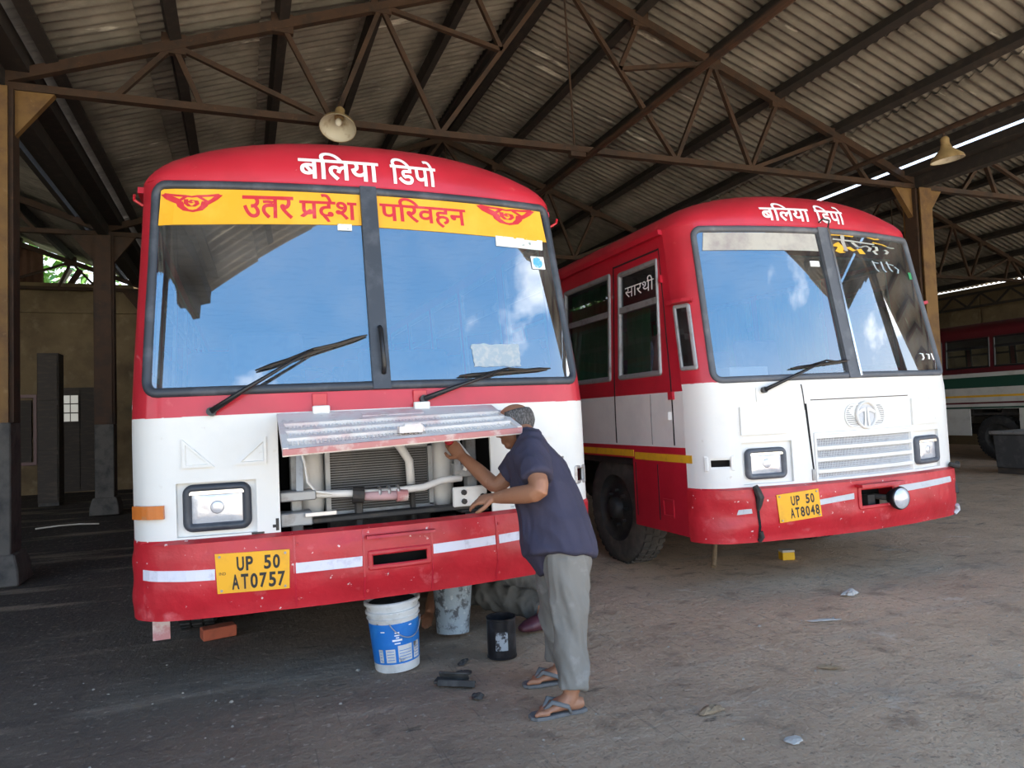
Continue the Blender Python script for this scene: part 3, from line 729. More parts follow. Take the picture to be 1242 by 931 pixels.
def plate(root, S, quad, off, lines, extra=None):
    r = slab(S.P, 0, 0, 0, 0, off, off+.006, 4, 3, quad).build('number_plate', 'plate_yellow', root)
    (ax, ay), (bx, by), (cx, cy), (dx, dy) = quad
    def pf(u, w, o): return S.P((ax*(1-u)+bx*u)*(1-w)+(dx*(1-u)+cx*u)*w, (ay*(1-u)+by*u)*(1-w)+(dy*(1-u)+cy*u)*w, off+.006+o)
    for txt, box in lines:
        words = txt.split(' '); n = sum(len(w) for w in words)+len(words)-1; x = box[0]; cw = (box[1]-box[0])/n
        for wd_ in words:
            for ch in wd_:
                g = .12 if ch in '1' else 0
                decal([text_polys(ch, .030)], pf, (x+cw*.10, x+cw*.90, box[2], box[3]), 'character', 'plate_black', r, .0012); x += cw
            x += cw
    if extra: decal([text_polys('IND')], pf, extra, 'country_mark', 'plate_black', r, .0012)
    for u, w in ((.06, .92), (.94, .92), (.06, .07), (.94, .07)):
        m = MB(); m.tube([pf(u, w, 0), pf(u, w, .006)], .006, 8); m.build('bolt', 'grey_metal', r)
    return r
def headlight(root, S, t0, t1, z0, z1, o, mg, wide=.035):
    r = bpy.data.objects.new('headlight', None); col.objects.link(r); r.parent = root
    soft(frame(S.P, rrect(t0, t1, z0, z1, .045, 5, .08), wide, o, o+.035, .3).build('rim', mg, r), 50)
    tm, zm = (t0+t1)/2, (z0+z1)/2; a, b = (t1-t0)/2-wide+.004, (z1-z0)/2-wide+.004
    m = MB(); m.grid(lambda u, w: S.P(tm+a*u, zm+b*w, o+.012+.012*(1-max(abs(u), abs(w))**4)), lin(-1, 1, 12), lin(-1, 1, 8)); m.build('lens', 'lens', r, smooth=True)
    disc(S.P, tm, zm, .032, o+.024, 18, None, .006).build('bulb_shield', 'lens', r, smooth=True)
    slab(S.P, t0+wide*.8, t1-wide*.8, z1-wide*1.25, z1-wide*.8, o+.02, o+.03, 4, 1).build('chrome_strip', 'chrome', r)
    return r
def iv(S, sgn, y0, y1):
    a, b = S.ty(y0), S.ty(y1); return (a, b) if sgn > 0 else (-b, -a)
def side_body(root, S, sgn, L, zt, bands, wins, arch):
    """bands: list of (z0, z1, material, name); wins: list of (y0, y1, z0, z1); arch: list of (y0, y1, top)"""
    a, b = (S.Tc-.001, S.ty(L)) if sgn > 0 else (-S.ty(L), -S.Tc+.001)
    for z0, z1, m_, nm in bands:
        h = [(*iv(S, sgn, p, q), c, d) for p, q, c, d in wins if c < z1 and d > z0]
        h += [(*iv(S, sgn, p, q), -1, zz) for p, q, zz in arch if zz > z0]
        soft(skin(S.P, a, b, z0, z1, h, 24, max(2, int((z1-z0)/.2))).build(nm, m_, root, solid=.02), 40)
def side_window(root, S, sgn, y0, y1, z0, z1, split=None, fm='grey_metal', gm='side_glass', top=None):
    r = bpy.data.objects.new('side_window', None); col.objects.link(r); r.parent = root
    a, b = iv(S, sgn, y0, y1)
    frame(S.P, rrect(a-.01, b+.01, z0-.01, z1+.01, .03, 3, .3), .045, -.02, .014).build('frame', fm, r)
    zs = [z0, split, z1] if split else [z0, z1]
    if split: slab(S.P, a, b, split-.025, split+.025, -.02, .012, 2, 1).build('rail', fm, r)
    for i in range(len(zs)-1):
        m = MB(); m.grid(lambda t, z: S.P(t, z, -.008), [a, (a+b)/2, b], [zs[i], zs[i+1]]); m.build('pane', top if (i == 1 and top) else gm, r)
    return r
def lower_body(root, S, L, floor_z=.95):
    """chassis, floor, tail and cabin fittings"""
    m = MB()
    for s in (-1, 1): m.bb((s*.42-.05, .45, .52), (s*.42+.05, L-.3, .74))
    for y in (.55, 1.6, 3.2, 4.8, 6.4, 8.0):
        if y < L: m.bb((-.42, y-.05, .55), (.42, y+.05, .70))
    m.build('chassis_frame', 'dark_metal', root)
    m = MB(); m.tube([(-.95, 1.62, .50), (-.3, 1.62, .40), (.3, 1.62, .40), (.95, 1.62, .50)], .055, 8); m.build('front_axle', 'dark_metal', root)
    m = MB(); m.tube([(-.95, L-2.4, .50), (.95, L-2.4, .50)], .08, 8); m.ball((0, L-2.4, .50), .2); m.build('rear_axle', 'dark_metal', root)
    m = MB(); m.bb((-.40, .95, .48), (.40, 2.0, 1.05)); m.build('engine', 'dark_metal', root, bevel=.06)
    m = MB(); m.bb((-1.2, .50, floor_z-.05), (1.2, L-.05, floor_z)); m.build('cabin_floor', 'dark_metal', root)
    m = MB(); m.bb((-1.18, L-.06, .45), (1.18, L, 2.6)); m.build('tail', 'dark_red_paint', root)
    m = MB(); m.bb((-1.17, .62, 2.56), (1.17, L-.06, 2.58)); m.build('headlining', 'cabin_grey', root)
    for y in (2.6, 3.6, 4.6, 5.6, 6.6, 7.4):
        for x in (-.72, .72): seat(root, x, y, .85)

# ------------------------------------------------------------------ left bus, radiator flap open
B1X, B1Y = .746, 3.76
b1 = thing('bus', 'red and white bus with open radiator flap, being repaired at left', 'bus', (B1X, B1Y, 0))
b1.rotation_euler = (0, math.radians(-.75), 0)
S1 = Surf(R=.2, B=.13)
L1, ZT1 = 8.6, 2.648
ws1 = (1.172, 1.518, 2.606)
dome1, fas1, zc1 = bus_shell(b1, S1, L1, ZT1, .33, 'red_paint', ws1, 1.385)
panes, div1 = gasket_and_panes(b1, S1, ws1, -.030, .047, 'rubber')
# grab handle on the pillar
m = MB(); m.tube([S1.P(-.022, 1.82, .02), S1.P(-.022, 1.80, .05), S1.P(-.018, 1.60, .05), S1.P(-.018, 1.57, .02)], .013, 8); m.build('grab_handle', 'black_plastic', div1, smooth=True)
# painted yellow sun band with lettering
BK = '\u092c\u093f\u0932\u092f\u093e'; DP = '\u093f\u0921\u092a\u094b'
decal([text_polys(BK, .018)], fas1, (-.416, .045, 2.668, 2.842), 'lettering', 'letter_white', b1, .006, cuts=5)
decal([text_polys(DP, .018)], fas1, (.116, .402, 2.672, 2.842), 'lettering', 'letter_white', b1, .006, cuts=5)
P1 = S1.P
def band(pane, quad, name='painted_band', m_='band_yellow'):
    return slab(P1, 0, 0, 0, 0, -.002, .0, 14, 3, quad).build(name, m_, pane)
band(panes[0], [(-1.155, 2.388), (-.078, 2.410), (-.078, 2.598), (-1.145, 2.590)])
band(panes[1], [(.018, 2.402), (1.135, 2.388), (1.12, 2.590), (.018, 2.598)])
decal(EMBLEM, P1, (-1.128, -.840, 2.462, 2.560), 'emblem', 'letter_red', panes[0], .002)
decal(EMBLEM, P1, (.672, 1.052, 2.478, 2.586), 'emblem', 'letter_red', panes[1], .002)
u_ = [text_polys('\u0909\u0924\u0930', .016), stroke2d([(.40, .74), (.50, .75), (.60, .72)], .12)]
decal(u_, P1, (-.724, -.452, 2.430, 2.560), 'lettering', 'letter_red', panes[0], .002)
u_ = [text_polys('\u092a\u0926\u0947\u0936', .016), stroke2d([(.195, .40), (.12, .26), (.035, .12)], [.05, .09, .08]), stroke2d([(.40, .22), (.455, .10), (.50, -.04)], [.05, .07, .05])]
decal(u_, P1, (-.420, -.100, 2.428, 2.585), 'lettering', 'letter_red', panes[0], .002)
decal([text_polys('\u092a\u093f\u0930\u0935\u0939\u0928', .016)], P1, (.035, .572, 2.422, 2.590), 'lettering', 'letter_red', panes[1], .002)
slab(P1, -.215, -.135, 2.375, 2.412, .0, .002, 2, 1).build('paper_sticker', 'paper', panes[0])
slab(P1, 0, 0, 0, 0, -.001, .0, 6, 2, [(.755, 2.335), (1.09, 2.33), (1.10, 2.395), (.76, 2.40)]).build('torn_poster', 'paper', panes[1])
slab(P1, .99, 1.085, 2.205, 2.285, .0, .0015, 2, 2).build('torn_sticker', 'paper', panes[1])
disc(P1, 1.035, 2.245, .034, .002).build('round_sticker', 'sticker_blue', panes[1])
m = MB(); m.grid(lambda u, w: P1(.655+.15*u*(1+.12*noise.noise(Vector((u*2, w*2, 4)))), 1.665+.065*w*(1+.2*noise.noise(Vector((u*3, w*2, 1)))), -.001), lin(-1, 1, 16), lin(-1, 1, 8)); m.build('glue_residue', 'residue', panes[1])
wiper(b1, S1, (-.867, 1.405), (-.376, 1.698), (-.662, 1.602), (-.092, 1.779))
wiper(b1, S1, (.186, 1.425), (.689, 1.575), (.400, 1.545), (.989, 1.580))
# white front panel with the radiator opening, lamp recesses
hl = (-1.04, -.672, .80, 1.062); hr = (.672, 1.04, .80, 1.062)
fp = soft(skin(P1, -S1.Tc, S1.Tc, .755, 1.387, [(-.563, .563, .70, 1.372), hl, hr, (1.13, 1.225, .905, .985)], 30, 8).build('front_panel', 'white_paint', b1, solid=.015), 40)
for h in (hl, hr):
    m = MB(); m.grid(lambda t, z: P1(t, z, -.028), span(h[0], h[1], 5), [h[2], h[3]])
    for z in (h[2], h[3]): m.grid(lambda t, o: P1(t, z, o), span(h[0], h[1], 5), [-.028, 0])
    for t in (h[0], h[1]): m.grid(lambda z, o: P1(t, z, o), [h[2], h[3]], [-.028, 0])
    m.build('lamp_recess', 'white_paint', fp)
headlight(b1, S1, -1.012, -.698, .822, 1.052, -.026, 'rubber', .04); headlight(b1, S1, .698, 1.012, .822, 1.052, -.026, 'rubber', .04)
slab(P1, -1.262, -1.092, .898, .962, 0, .022, 5, 2).build('indicator_lamp', 'amber', b1, bevel=.004)
m = MB(); m.grid(lambda t, z: P1(t, z, -.05), [1.13, 1.225], [.905, .985]); m.build('empty_indicator_socket', 'black_hole', b1)
frame(P1, rrect(1.115, 1.24, .89, 1.0, .01, 2), .02, 0, .006).build('socket_rim', 'steel', b1)
for sx, tri in ((-1, [(-1.005, 1.135), (-.861, 1.135), (-1.005, 1.276)]), (-1, [(-.767, 1.138), (-.618, 1.138), (-.618, 1.272)])):
    m = MB(); c = (sum(p[0] for p in tri)/3, sum(p[1] for p in tri)/3)
    r0 = [P1(*p, 0) for p in tri]; r1 = [P1(*p, .012) for p in tri]; r2 = [P1(c[0]+(p[0]-c[0])*.72, c[1]+(p[1]-c[1])*.72, .012) for p in tri]; r3 = [P1(c[0]+(p[0]-c[0])*.66, c[1]+(p[1]-c[1])*.66, .004) for p in tri]
    m.rings([r0, r1, r2, r3]); m.build('pressed_triangle', 'white_paint', fp)
slab(P1, 0, 0, 0, 0, 0, .012, 4, 3, [(.69, 1.17), (.97, 1.178), (1.03, 1.33), (.70, 1.34)]).build('patch_panel', 'white_paint', fp, bevel=.003)
for a, b in (((-.585, .80), (-.57, .86)), ((-.60, .83), (-.575, .815)), ((-.70, .79), (-.64, .80))):
    slab(P1, min(a[0], b[0]), max(a[0], b[0]), min(a[1], b[1]), max(a[1], b[1]), 0, .002, 2, 1).build('paint_chip', 'dark_metal', fp)
# bumper
def boff(t, z):
    k = (z-.40)/.37
    e_ = 1-.85*smooth((abs(t)-.95)/.30)
    return (.03+.035*smooth(k/.45)-.012*smooth((k-.8)/.2))*e_+.010*noise.noise(Vector((t*3.1, z*7, 1.7)))+.005*noise.noise(Vector((t*11, z*14, 3.1)))
bhole = (-.125, .155, .583, .648)
bp1 = soft(skin(P1, -S1.Tc, S1.Tc, .412, .775, [bhole], 70, 14, boff).build('bumper', 'red_paint_worn', b1, solid=.012), 40)
m = MB(); m.grid(lambda t, k: P1(t, .775 if k < 1 else .79, boff(t, .775)*(1-k*.9)), span(-S1.Tc, S1.Tc, 40), [0, 1]); m.build('bumper_top', 'red_paint_worn', bp1)
m = MB(); m.grid(lambda t, k: P1(t, .412, boff(t, .412)*(1-k)-.07*k), span(-S1.Tc, S1.Tc, 40), [0, 1]); m.build('bumper_lip', 'red_paint_worn', bp1)
def Pb1(t, z, o=0.): return P1(t, z, boff(t, z)+o)
for q in ([(-1.20, .608), (-.862, .597), (-.862, .648), (-1.20, .658)], [(-.505, .590), (-.178, .592), (-.176, .642), (-.505, .640)], [(.190, .612), (.540, .620), (.540, .668), (.190, .662)], [(.562, .622), (.72, .626), (.72, .672), (.562, .668)], [(1.06, .63), (1.24, .63), (1.24, .68), (1.06, .68)]):
    slab(Pb1, 0, 0, 0, 0, 0, .003, 8, 1, q).build('painted_stripe', 'stripe_white', bp1)
for t in (-.50, -.168, .185, .550):
    slab(Pb1, t-.004, t+.004, .42, .77, .0, .004, 1, 6).build('seam', 'dark_red_paint', bp1)
    for z in (.46, .73): m = MB(); m.tube([Pb1(t+.014, z, 0), Pb1(t+.014, z, .006)], .008, 8); m.build('rivet', 'red_paint_worn', bp1)
frame(Pb1, rrect(-.15, .18, .565, .665, .012, 2, .1), .026, 0, .010).build('socket_frame', 'red_paint_worn', bp1)
slab(Pb1, 0, 0, 0, 0, 0, .045, 6, 1, [(-.155, .728), (.195, .728), (.195, .742), (-.155, .742)]).build('ledge', 'red_paint_worn', bp1)
m = MB(); m.grid(lambda t, z: P1(t, z, -.10), [-.2, .2], [.56, .68]); m.build('socket_back', 'black_hole', bp1)
m = MB(); m.bb((-1.18, .30, .27), (-1.10, .31, .42)); m.build('hanging_strap', 'primer_pink', bp1)
plate(b1, S1, [(-.852, .530), (-.528, .524), (-.522, .713), (-.860, .720)], .066, [('UP 50', (.27, .88, .54, .90)), ('AT0757', (.19, .95, .08, .46))], (.04, .13, .46, .53))
# flap
fl = bpy.data.objects.new('radiator_flap', None); col.objects.link(fl); fl.parent = b1
def F(x, d, o=0.):
    """x across -1..1, d 0 at hinge 1 at free edge"""
    X = .002+.568*x; yy = -.012+.005*abs(x)-.45*d; z = 1.382-(.150-.020*x)*d
    return Vector((X, yy-o*.30, z+o*.95))
def fslab(x0, x1, d0, d1, o0, o1, nm, m_, n=6):
    return slab(F, x0, x1, d0, d1, o0, o1, n, 2).build(nm, m_, fl)
fslab(-1, 1, 0, .34, -.012, 0, 'sheet', 'flap_paint', 10)
fslab(-1, -.955, .34, 1, -.02, .012, 'side_rail', 'flap_paint'); fslab(.955, 1, .34, 1, -.02, .012, 'side_rail', 'flap_paint')
for d in (.36, .56, .76): fslab(-.96, .96, d-.030, d+.030, -.012, .014, 'slat', 'flap_paint', 10)
fslab(-1, 1, .93, 1.0, -.03, .006, 'bottom_rail', 'flap_paint', 10)
m = MB(); m.grid(lambda x, k: F(x, 1.0, -.028*k+.006), lin(-1, 1, 10), [0, 1]); m.build('bottom_lip', 'primer_pink', fl, solid=.006)
for i, (d0, d1) in enumerate(((.39, .53), (.59, .73), (.79, .93))):
    m = MB()
    for k in range(64):
        x = -.95+1.9*k/63; m.beam(F(x, d0), F(x, d1), .0045, .003)
    for k in range(5): d = d0+(d1-d0)*(k+.5)/5; m.beam(F(-.95, d), F(.95, d), .0045, .003)
    tag(m.build('wire_mesh', 'flap_paint', fl), kind='stuff')
fslab(-.28, .28, .12, .22, 0, .006, 'raised_rib', 'flap_paint')
m = MB(); m.tube([F(-.06, .88, .02), F(-.02, .90, .05), F(.10, .90, .05), F(.14, .88, .02)], .012, 8); m.box(F(.02, .9, .03), (.11, .05, .03)); m.build('latch', 'flap_paint', fl)
for x in (-.62, .30):
    m = MB(); m.box(F(x, .0, .012)+Vector((0, -.005, .0)), (.085, .03, .04)); m.build('hinge', 'white_paint', fl, bevel=.004)
    m = MB(); p = P1(.57*x, 1.44, .004); m.box(p, (.075, .008, .075)); o = m.build('hinge_plate', 'red_paint', fl, bevel=.003)
# engine bay behind the opening
eb = bpy.data.objects.new('engine_bay', None); col.objects.link(eb); eb.parent = b1
m = MB(); m.bb((-.62, .60, .50), (.62, .62, 1.40)); m.bb((-.62, .10, .47), (.62, .60, .50)); m.bb((-.64, .12, .47), (-.62, .6, 1.40)); m.bb((.62, .12, .47), (.64, .6, 1.40)); m.bb((-.62, .12, 1.38), (.62, .6, 1.40)); m.build('bulkhead', 'black_hole', eb)
rad = bpy.data.objects.new('radiator', None); col.objects.link(rad); rad.parent = b1
m = MB(); m.bb((-.295, .30, .835), (.275, .36, 1.17)); m.build('core', 'dark_metal', rad)
for k in range(24):
    m = MB(); z = .845+k*.0136; m.bb((-.285, .290, z), (.265, .302, z+.0035)); m.build('fin', 'fin_grey', rad)
for a, b in (((-.31, .27, .83), (-.285, .36, 1.18)), ((.265, .27, .83), (.29, .36, 1.18)), ((-.31, .27, 1.165), (.29, .36, 1.185)), ((-.31, .27, .815), (.29, .36, .838))):
    m = MB(); m.bb(a, b); m.build('frame_rail', 'grey_metal', rad)
for s, x in ((-1, -.38), (1, .36)):
    m = MB(); m.tube([(x, .36, .78), (x, .36, .90), (x+s*.01, .36, 1.10), (x, .36, 1.25)], [.055, .075, .08, .07], 14, ell=[(1, .8)]*4, side=(1, 0, 0)); m.build('shroud', 'dull_white_paint', rad, smooth=True)
m = MB(); m.bb((-.30, .30, .60), (.28, .38, .80)); m.build('lower_tank', 'dark_metal', rad, bevel=.01)
m = MB(); m.tube([(.05, .26, 1.30), (.06, .22, 1.22), (.10, .20, 1.16), (.14, .20, 1.09), (.145, .20, .96)], .024, 10); m.build('hose', 'dull_white_paint', eb, smooth=True)
m = MB(); m.tube([(.15, .2, .96), (.16, .22, .62)], .016, 8); m.build('drain_pipe', 'dark_metal', eb)
cb2 = bpy.data.objects.new('cross_tube', None); col.objects.link(cb2); cb2.parent = b1
m = MB(); m.tube([(-.53, .16, .955), (-.36, .14, .95), (-.04, .12, .935), (.20, .12, .945), (.30, .12, .975), (.42, .14, .978)], .020, 10); m.build('tube', 'dull_white_paint', cb2, smooth=True)
m = MB(); m.tube([(-.19, .12, .935), (-.13, .115, .93)], .044, 14); m.build('clamp', 'dark_metal', cb2)
m = MB(); m.tube([(-.13, .10, .925), (-.03, .095, .92), (.06, .095, .915)], [.022, .026, .024], 10); m.build('pink_sleeve', 'pink_cloth', cb2, smooth=True)
m = MB(); m.tube([(.04, .095, .915), (.10, .095, .912)], [.034, .03], 12); m.build('end_cap', 'primer_pink', cb2)
for x in (-.05, .0, .05):
    m = MB(); m.lathe([(.034, -.008), (.038, 0), (.034, .008)], (x, .108, .935), 14, 'X'); m.build('wire_tie', 'steel', cb2)
for nm, a, b, mm in (('bracket', (-.56, .10, .80), (-.40, .24, .87), 'grey_metal'), ('bracket_arm', (-.56, .08, .93), (-.38, .20, .98), 'grey_metal'), ('steel_strip', (-.44, .07, .845), (-.28, .075, .868), 'aluminium'),
                     ('post', (-.50, .20, .50), (-.44, .26, 1.40), 'grey_metal'), ('post', (.47, .18, .50), (.53, .26, 1.40), 'grey_metal'), ('mounting_plate', (.36, .10, .82), (.56, .13, .93), 'dull_white_paint'), ('box_bracket', (.38, .14, .98), (.50, .20, 1.06), 'grey_metal'), ('cross_member', (-.56, .12, .80), (.56, .2, .83), 'dark_metal'),
                     ('lower_stay', (-.17, .16, .62), (-.13, .20, .93), 'dark_metal'), ('shelf_plate', (.40, .10, .785), (.57, .30, .80), 'dark_metal')):
    m = MB(); m.bb(a, b); m.build(nm, mm, eb, bevel=.006)
for x, z in ((.42, .90), (.42, .85), (.53, .87)):
    m = MB(); m.tube([(x, .10, z), (x, .085, z)], .016, 8); m.build('bolt', 'dark_metal', eb)
m = MB(); m.tube([(.44, .12, 1.25), (.40, .11, 1.18), (.46, .11, 1.10), (.43, .1, 1.02)], .012, 8); m.build('cable', 'dull_white_paint', eb)
m = MB(); m.tube([(-.47, .14, 1.28), (-.43, .12, 1.12), (-.42, .10, 1.02), (-.38, .1, .97), (-.30, .09, .955)], .007, 6); m.build('wire', 'dull_white_paint', eb)
for p, q in (((.38, .16, 1.30), (.40, .12, 1.02)), ((-.45, .16, 1.2), (-.46, .10, .95))):
    m = MB(); m.beam(p, q, .035, .012); m.build('stay', 'grey_metal', eb)
# sides, wheels, cabin
bd = [(.40, 1.07, 'dark_red_paint', 'side_skirt'), (1.07, 1.46, 'white_paint', 'side_band'), (1.46, ZT1+.01, 'dark_red_paint', 'side_wall')]
wn1 = [(.62, 1.36, 1.62, 2.46)]+[(1.50+1.08*k, 2.50+1.08*k, 1.62, 2.46) for k in range(6)]
for sgn in (-1, 1):
    side_body(b1, S1, sgn, L1, ZT1, bd, wn1, [(1.08, 2.16, .98), (L1-2.95, L1-1.85, .98)])
    for w_ in wn1: side_window(b1, S1, sgn, *w_, split=2.18)
    for y in (1.62, L1-2.4): wheel(b1, sgn*1.04, y, .48, sgn)
    m = MB(); m.tube([S1.P(sgn*(S1.Tc-.05), 2.53, .0), S1.P(sgn*(S1.Tc-.06), 2.55, .045), S1.P(sgn*(S1.Tc-.08), 2.57, .05)], .008, 6); m.build('mirror_hook', 'red_paint', b1)
    m = slab(S1.P, sgn*S1.Tc, sgn*(S1.ty(L1)), ZT1-.03, ZT1+.005, 0, .03, 12, 1) ; m.build('drip_rail', 'dark_red_paint', b1)
lower_body(b1, S1, L1)
m = MB(); m.grid(lambda t, k: P1(t, 1.47-.05*k, -.03-.40*k), span(-1.1, 1.1, 14), lin(0, 1, 4)); m.build('dashboard', 'cabin_grey', b1, solid=.03)
steering(b1, -.42, .62, 1.58); seat(b1, -.55, 1.25, .5)
m = MB(); m.box((-.62, .42, 1.50), (.22, .12, .07)); m.build('instrument_hood', 'black_plastic', b1, bevel=.01)
m = MB(); m.box((.30, .36, 1.495), (.26, .16, .06), Matrix.Rotation(.3, 3, 'Z')); m.build('parcel', 'box_white', b1, bevel=.006)
# ------------------------------------------------------------------ right bus
B2X, B2Y = 4.27, 4.05
b2 = thing('bus', 'red and white bus with closed slatted grille, parked at right', 'bus', (B2X, B2Y, 0))
b2.rotation_euler = (0, math.radians(-.8), 0)
S2 = Surf(R=.25, B=.18, zl=1.46)
P2 = S2.P; L2, ZT2 = 8.6, 2.72
ws2 = (1.12, 1.548, 2.672)
dome2, fas2, zc2 = bus_shell(b2, S2, L2, ZT2, .31, 'red_paint', ws2, 1.525)
pn2, div2 = gasket_and_panes(b2, S2, ws2, .022, .055, 'grey_rubber')
slab(P2, .060, .078, 1.53, 2.70, .02, .032, 1, 10).build('bright_strip', 'chrome', div2)
m = MB(); m.tube([P2(-.01, 2.74, .02), P2(-.005, 2.75, .06), P2(.06, 2.74, .06), P2(.068, 2.70, .03)], .007, 6); m.build('wiper_hook', 'black_plastic', div2)
decal([text_polys(BK, .018)], fas2, (-.535, -.075, 2.745, 2.900), 'lettering', 'letter_white', b2, .006, cuts=5)
decal([text_polys(DP, .018)], fas2, (-.010, .300, 2.745, 2.900), 'lettering', 'letter_white', b2, .006, cuts=5)
slab(P2, 0, 0, 0, 0, -.001, .001, 12, 3, [(-1.075, 2.512), (-.055, 2.512), (-.058, 2.650), (-1.05, 2.650)]).build('paper_strip', 'tape_beige', pn2[0])
slab(P2, -.165, -.075, 2.385, 2.43, .0, .002, 2, 1).build('paper_sticker', 'paper', pn2[0])
# brushed yellow and white marks along the top of the right pane
mk = [stroke2d([(.02, .95), (.16, .97), (.34, .94)], .10), stroke2d([(.04, .35), (.08, .55), (.13, .30), (.09, .12), (.14, .05)], .10), stroke2d([(.22, .36), (.30, .20), (.38, .30), (.42, .06)], .09), stroke2d([(.56, .97), (.66, .90), (.74, .93)], .06), stroke2d([(.62, .72), (.78, .66), (.84, .60)], .05)]
decal(mk, P2, (.09, .92, 2.50, 2.665), 'brushed_mark', 'paint_yellow', pn2[1], .0015)
mk = [stroke2d([(.04, .72), (.3, .68), (.64, .62)], .07), stroke2d([(.18, .95), (.17, .60), (.19, .15)], .05), stroke2d([(.30, .62), (.36, .42), (.44, .40)], .05), stroke2d([(.44, .44), (.50, .50), (.56, .40), (.52, .22)], .05), stroke2d([(.60, .52), (.66, .50), (.66, .32), (.60, .26), (.64, .10)], .05), stroke2d([(.80, .40), (.84, .30), (.80, .18)], .05), stroke2d([(.84, .58), (.92, .54), (.98, .56)], .04)]
decal(mk, P2, (.09, .92, 2.50, 2.665), 'brushed_mark', 'tape_beige', pn2[1], .002)
mk = [stroke2d([(.05, .9), (.12, .3), (.20, .1)], .05), stroke2d([(.05, .8), (.25, .75)], .06), stroke2d([(.35, .9), (.38, .3), (.46, .1)], .06), stroke2d([(.55, .95), (.62, .4), (.70, .2)], .06), stroke2d([(.5, .8), (.8, .7)], .05), stroke2d([(.82, .6), (.95, .4), (.9, .1)], .06)]
decal(mk, P2, (.52, .90, 2.36, 2.47), 'scrawl', 'residue', pn2[1], .0015)
slab(P2, 1.02, 1.06, 2.33, 2.39, .0, .002, 1, 1).build('sticker', 'curtain_green', pn2[1])
mk = [stroke2d([(0, 1), (.3, .9)], .1), stroke2d([(.2, .9), (.25, .4), (.1, .1)], .12), stroke2d([(.5, .9), (.7, .9), (.65, .2)], .12), stroke2d([(.9, 1), (.95, .1)], .1)]
decal(mk, P2, (.86, 1.05, 1.64, 1.70), 'scrawl', 'letter_white', pn2[1], .0015)
wiper(b2, S2, (-.775, 1.455), (-.241, 1.645), (-.541, 1.600), (.020, 1.650))
# white front
gl = (-.385, .590, .785, 1.125)
hl = (-.960, -.575, .795, 1.088); hr = (.575, .960, .795, 1.088)
fp2 = soft(skin(P2, -S2.Tc, S2.Tc, .745, 1.527, [gl, hl, hr, (-1.19, -1.05, .912, .992)], 34, 9).build('front_panel', 'white_paint', b2, solid=.015), 40)
for h in (hl, hr):
    m = MB(); m.grid(lambda t, z: P2(t, z, -.022), span(h[0], h[1], 5), [h[2], h[3]])
    for z in (h[2], h[3]): m.grid(lambda t, o: P2(t, z, o), span(h[0], h[1], 5), [-.022, 0])
    for t in (h[0], h[1]): m.grid(lambda z, o: P2(t, z, o), [h[2], h[3]], [-.022, 0])
    m.build('lamp_recess', 'white_paint', fp2)
headlight(b2, S2, -.936, -.624, .826, 1.046, -.02, 'grey_rubber', .04); headlight(b2, S2, .640, .952, .826, 1.046, -.02, 'grey_rubber', .04)
frame(P2, rrect(-1.235, -1.02, .898, 1.006, .006, 2), .03, 0, .008).build('socket_rim', 'white_paint', fp2)
m = MB(); m.grid(lambda t, z: P2(t, z, -.06), [-1.25, -1.0], [.88, 1.02]); m.build('empty_indicator_socket', 'black_hole', b2)
for a, b in ((-.962, -.608), (.608, .962)):
    slab(P2, a, b, 1.142, 1.342, 0, .014, 5, 3).build('pressed_panel', 'white_paint', fp2, bevel=.004)
slab(P2, -.83, -.76, 1.375, 1.47, 0, .006, 2, 1).build('pivot_plate', 'white_paint', fp2)
# bonnet seams
slab(P2, 0, 0, 0, 0, 0, .003, 1, 6, [(-.452, 1.30), (-.446, 1.30), (-.462, 1.486), (-.470, 1.486)]).build('seam', 'dark_metal', fp2)
slab(P2, 0, 0, 0, 0, 0, .004, 1, 8, [(-.408, .800), (-.398, .800), (-.436, 1.345), (-.452, 1.345)]).build('seam', 'black_hole', fp2)
slab(P2, -.40, .58, 1.366, 1.372, 0, .003, 8, 1).build('seam', 'rust_steel', fp2)
slab(P2, -.425, -.40, .79, .87, 0, .01, 1, 1).build('catch', 'grey_metal', fp2)
# grille
gr2 = bpy.data.objects.new('grille', None); col.objects.link(gr2); gr2.parent = b2
m = MB(); m.grid(lambda t, z: P2(t, z, -.035), span(gl[0], gl[1], 10), [gl[2], gl[3]]); m.build('backing', 'dark_metal', gr2)
frame(P2, rrect(gl[0]-.012, gl[1]+.012, gl[2]-.012, gl[3]+.012, .012, 2, .2), .03, -.03, .008).build('surround', 'white_paint', gr2)
for k in range(4):
    z = .842+k*.083; slab(P2, gl[0]+.01, gl[1]-.01, z-.004, z+.022, -.03, .010, 12, 1).build('slat', 'white_paint', gr2)
for k in range(4):
    m = MB(); z0 = (.790, .862, .945, 1.028)[k]; z1 = (.838, .922, 1.005, 1.098)[k]
    for j in range(88):
        t = gl[0]+.02+(gl[1]-gl[0]-.04)*j/87; m.beam(P2(t, z0, -.012), P2(t, z1, -.012), .005, .003)
    for j in range(4): z = z0+(z1-z0)*(j+.5)/4; m.tube([P2(t, z, -.012) for t in lin(gl[0]+.02, gl[1]-.02, 8)], .0022, 4)
    tag(m.build('wire_mesh', 'stripe_grey', gr2), kind='stuff')
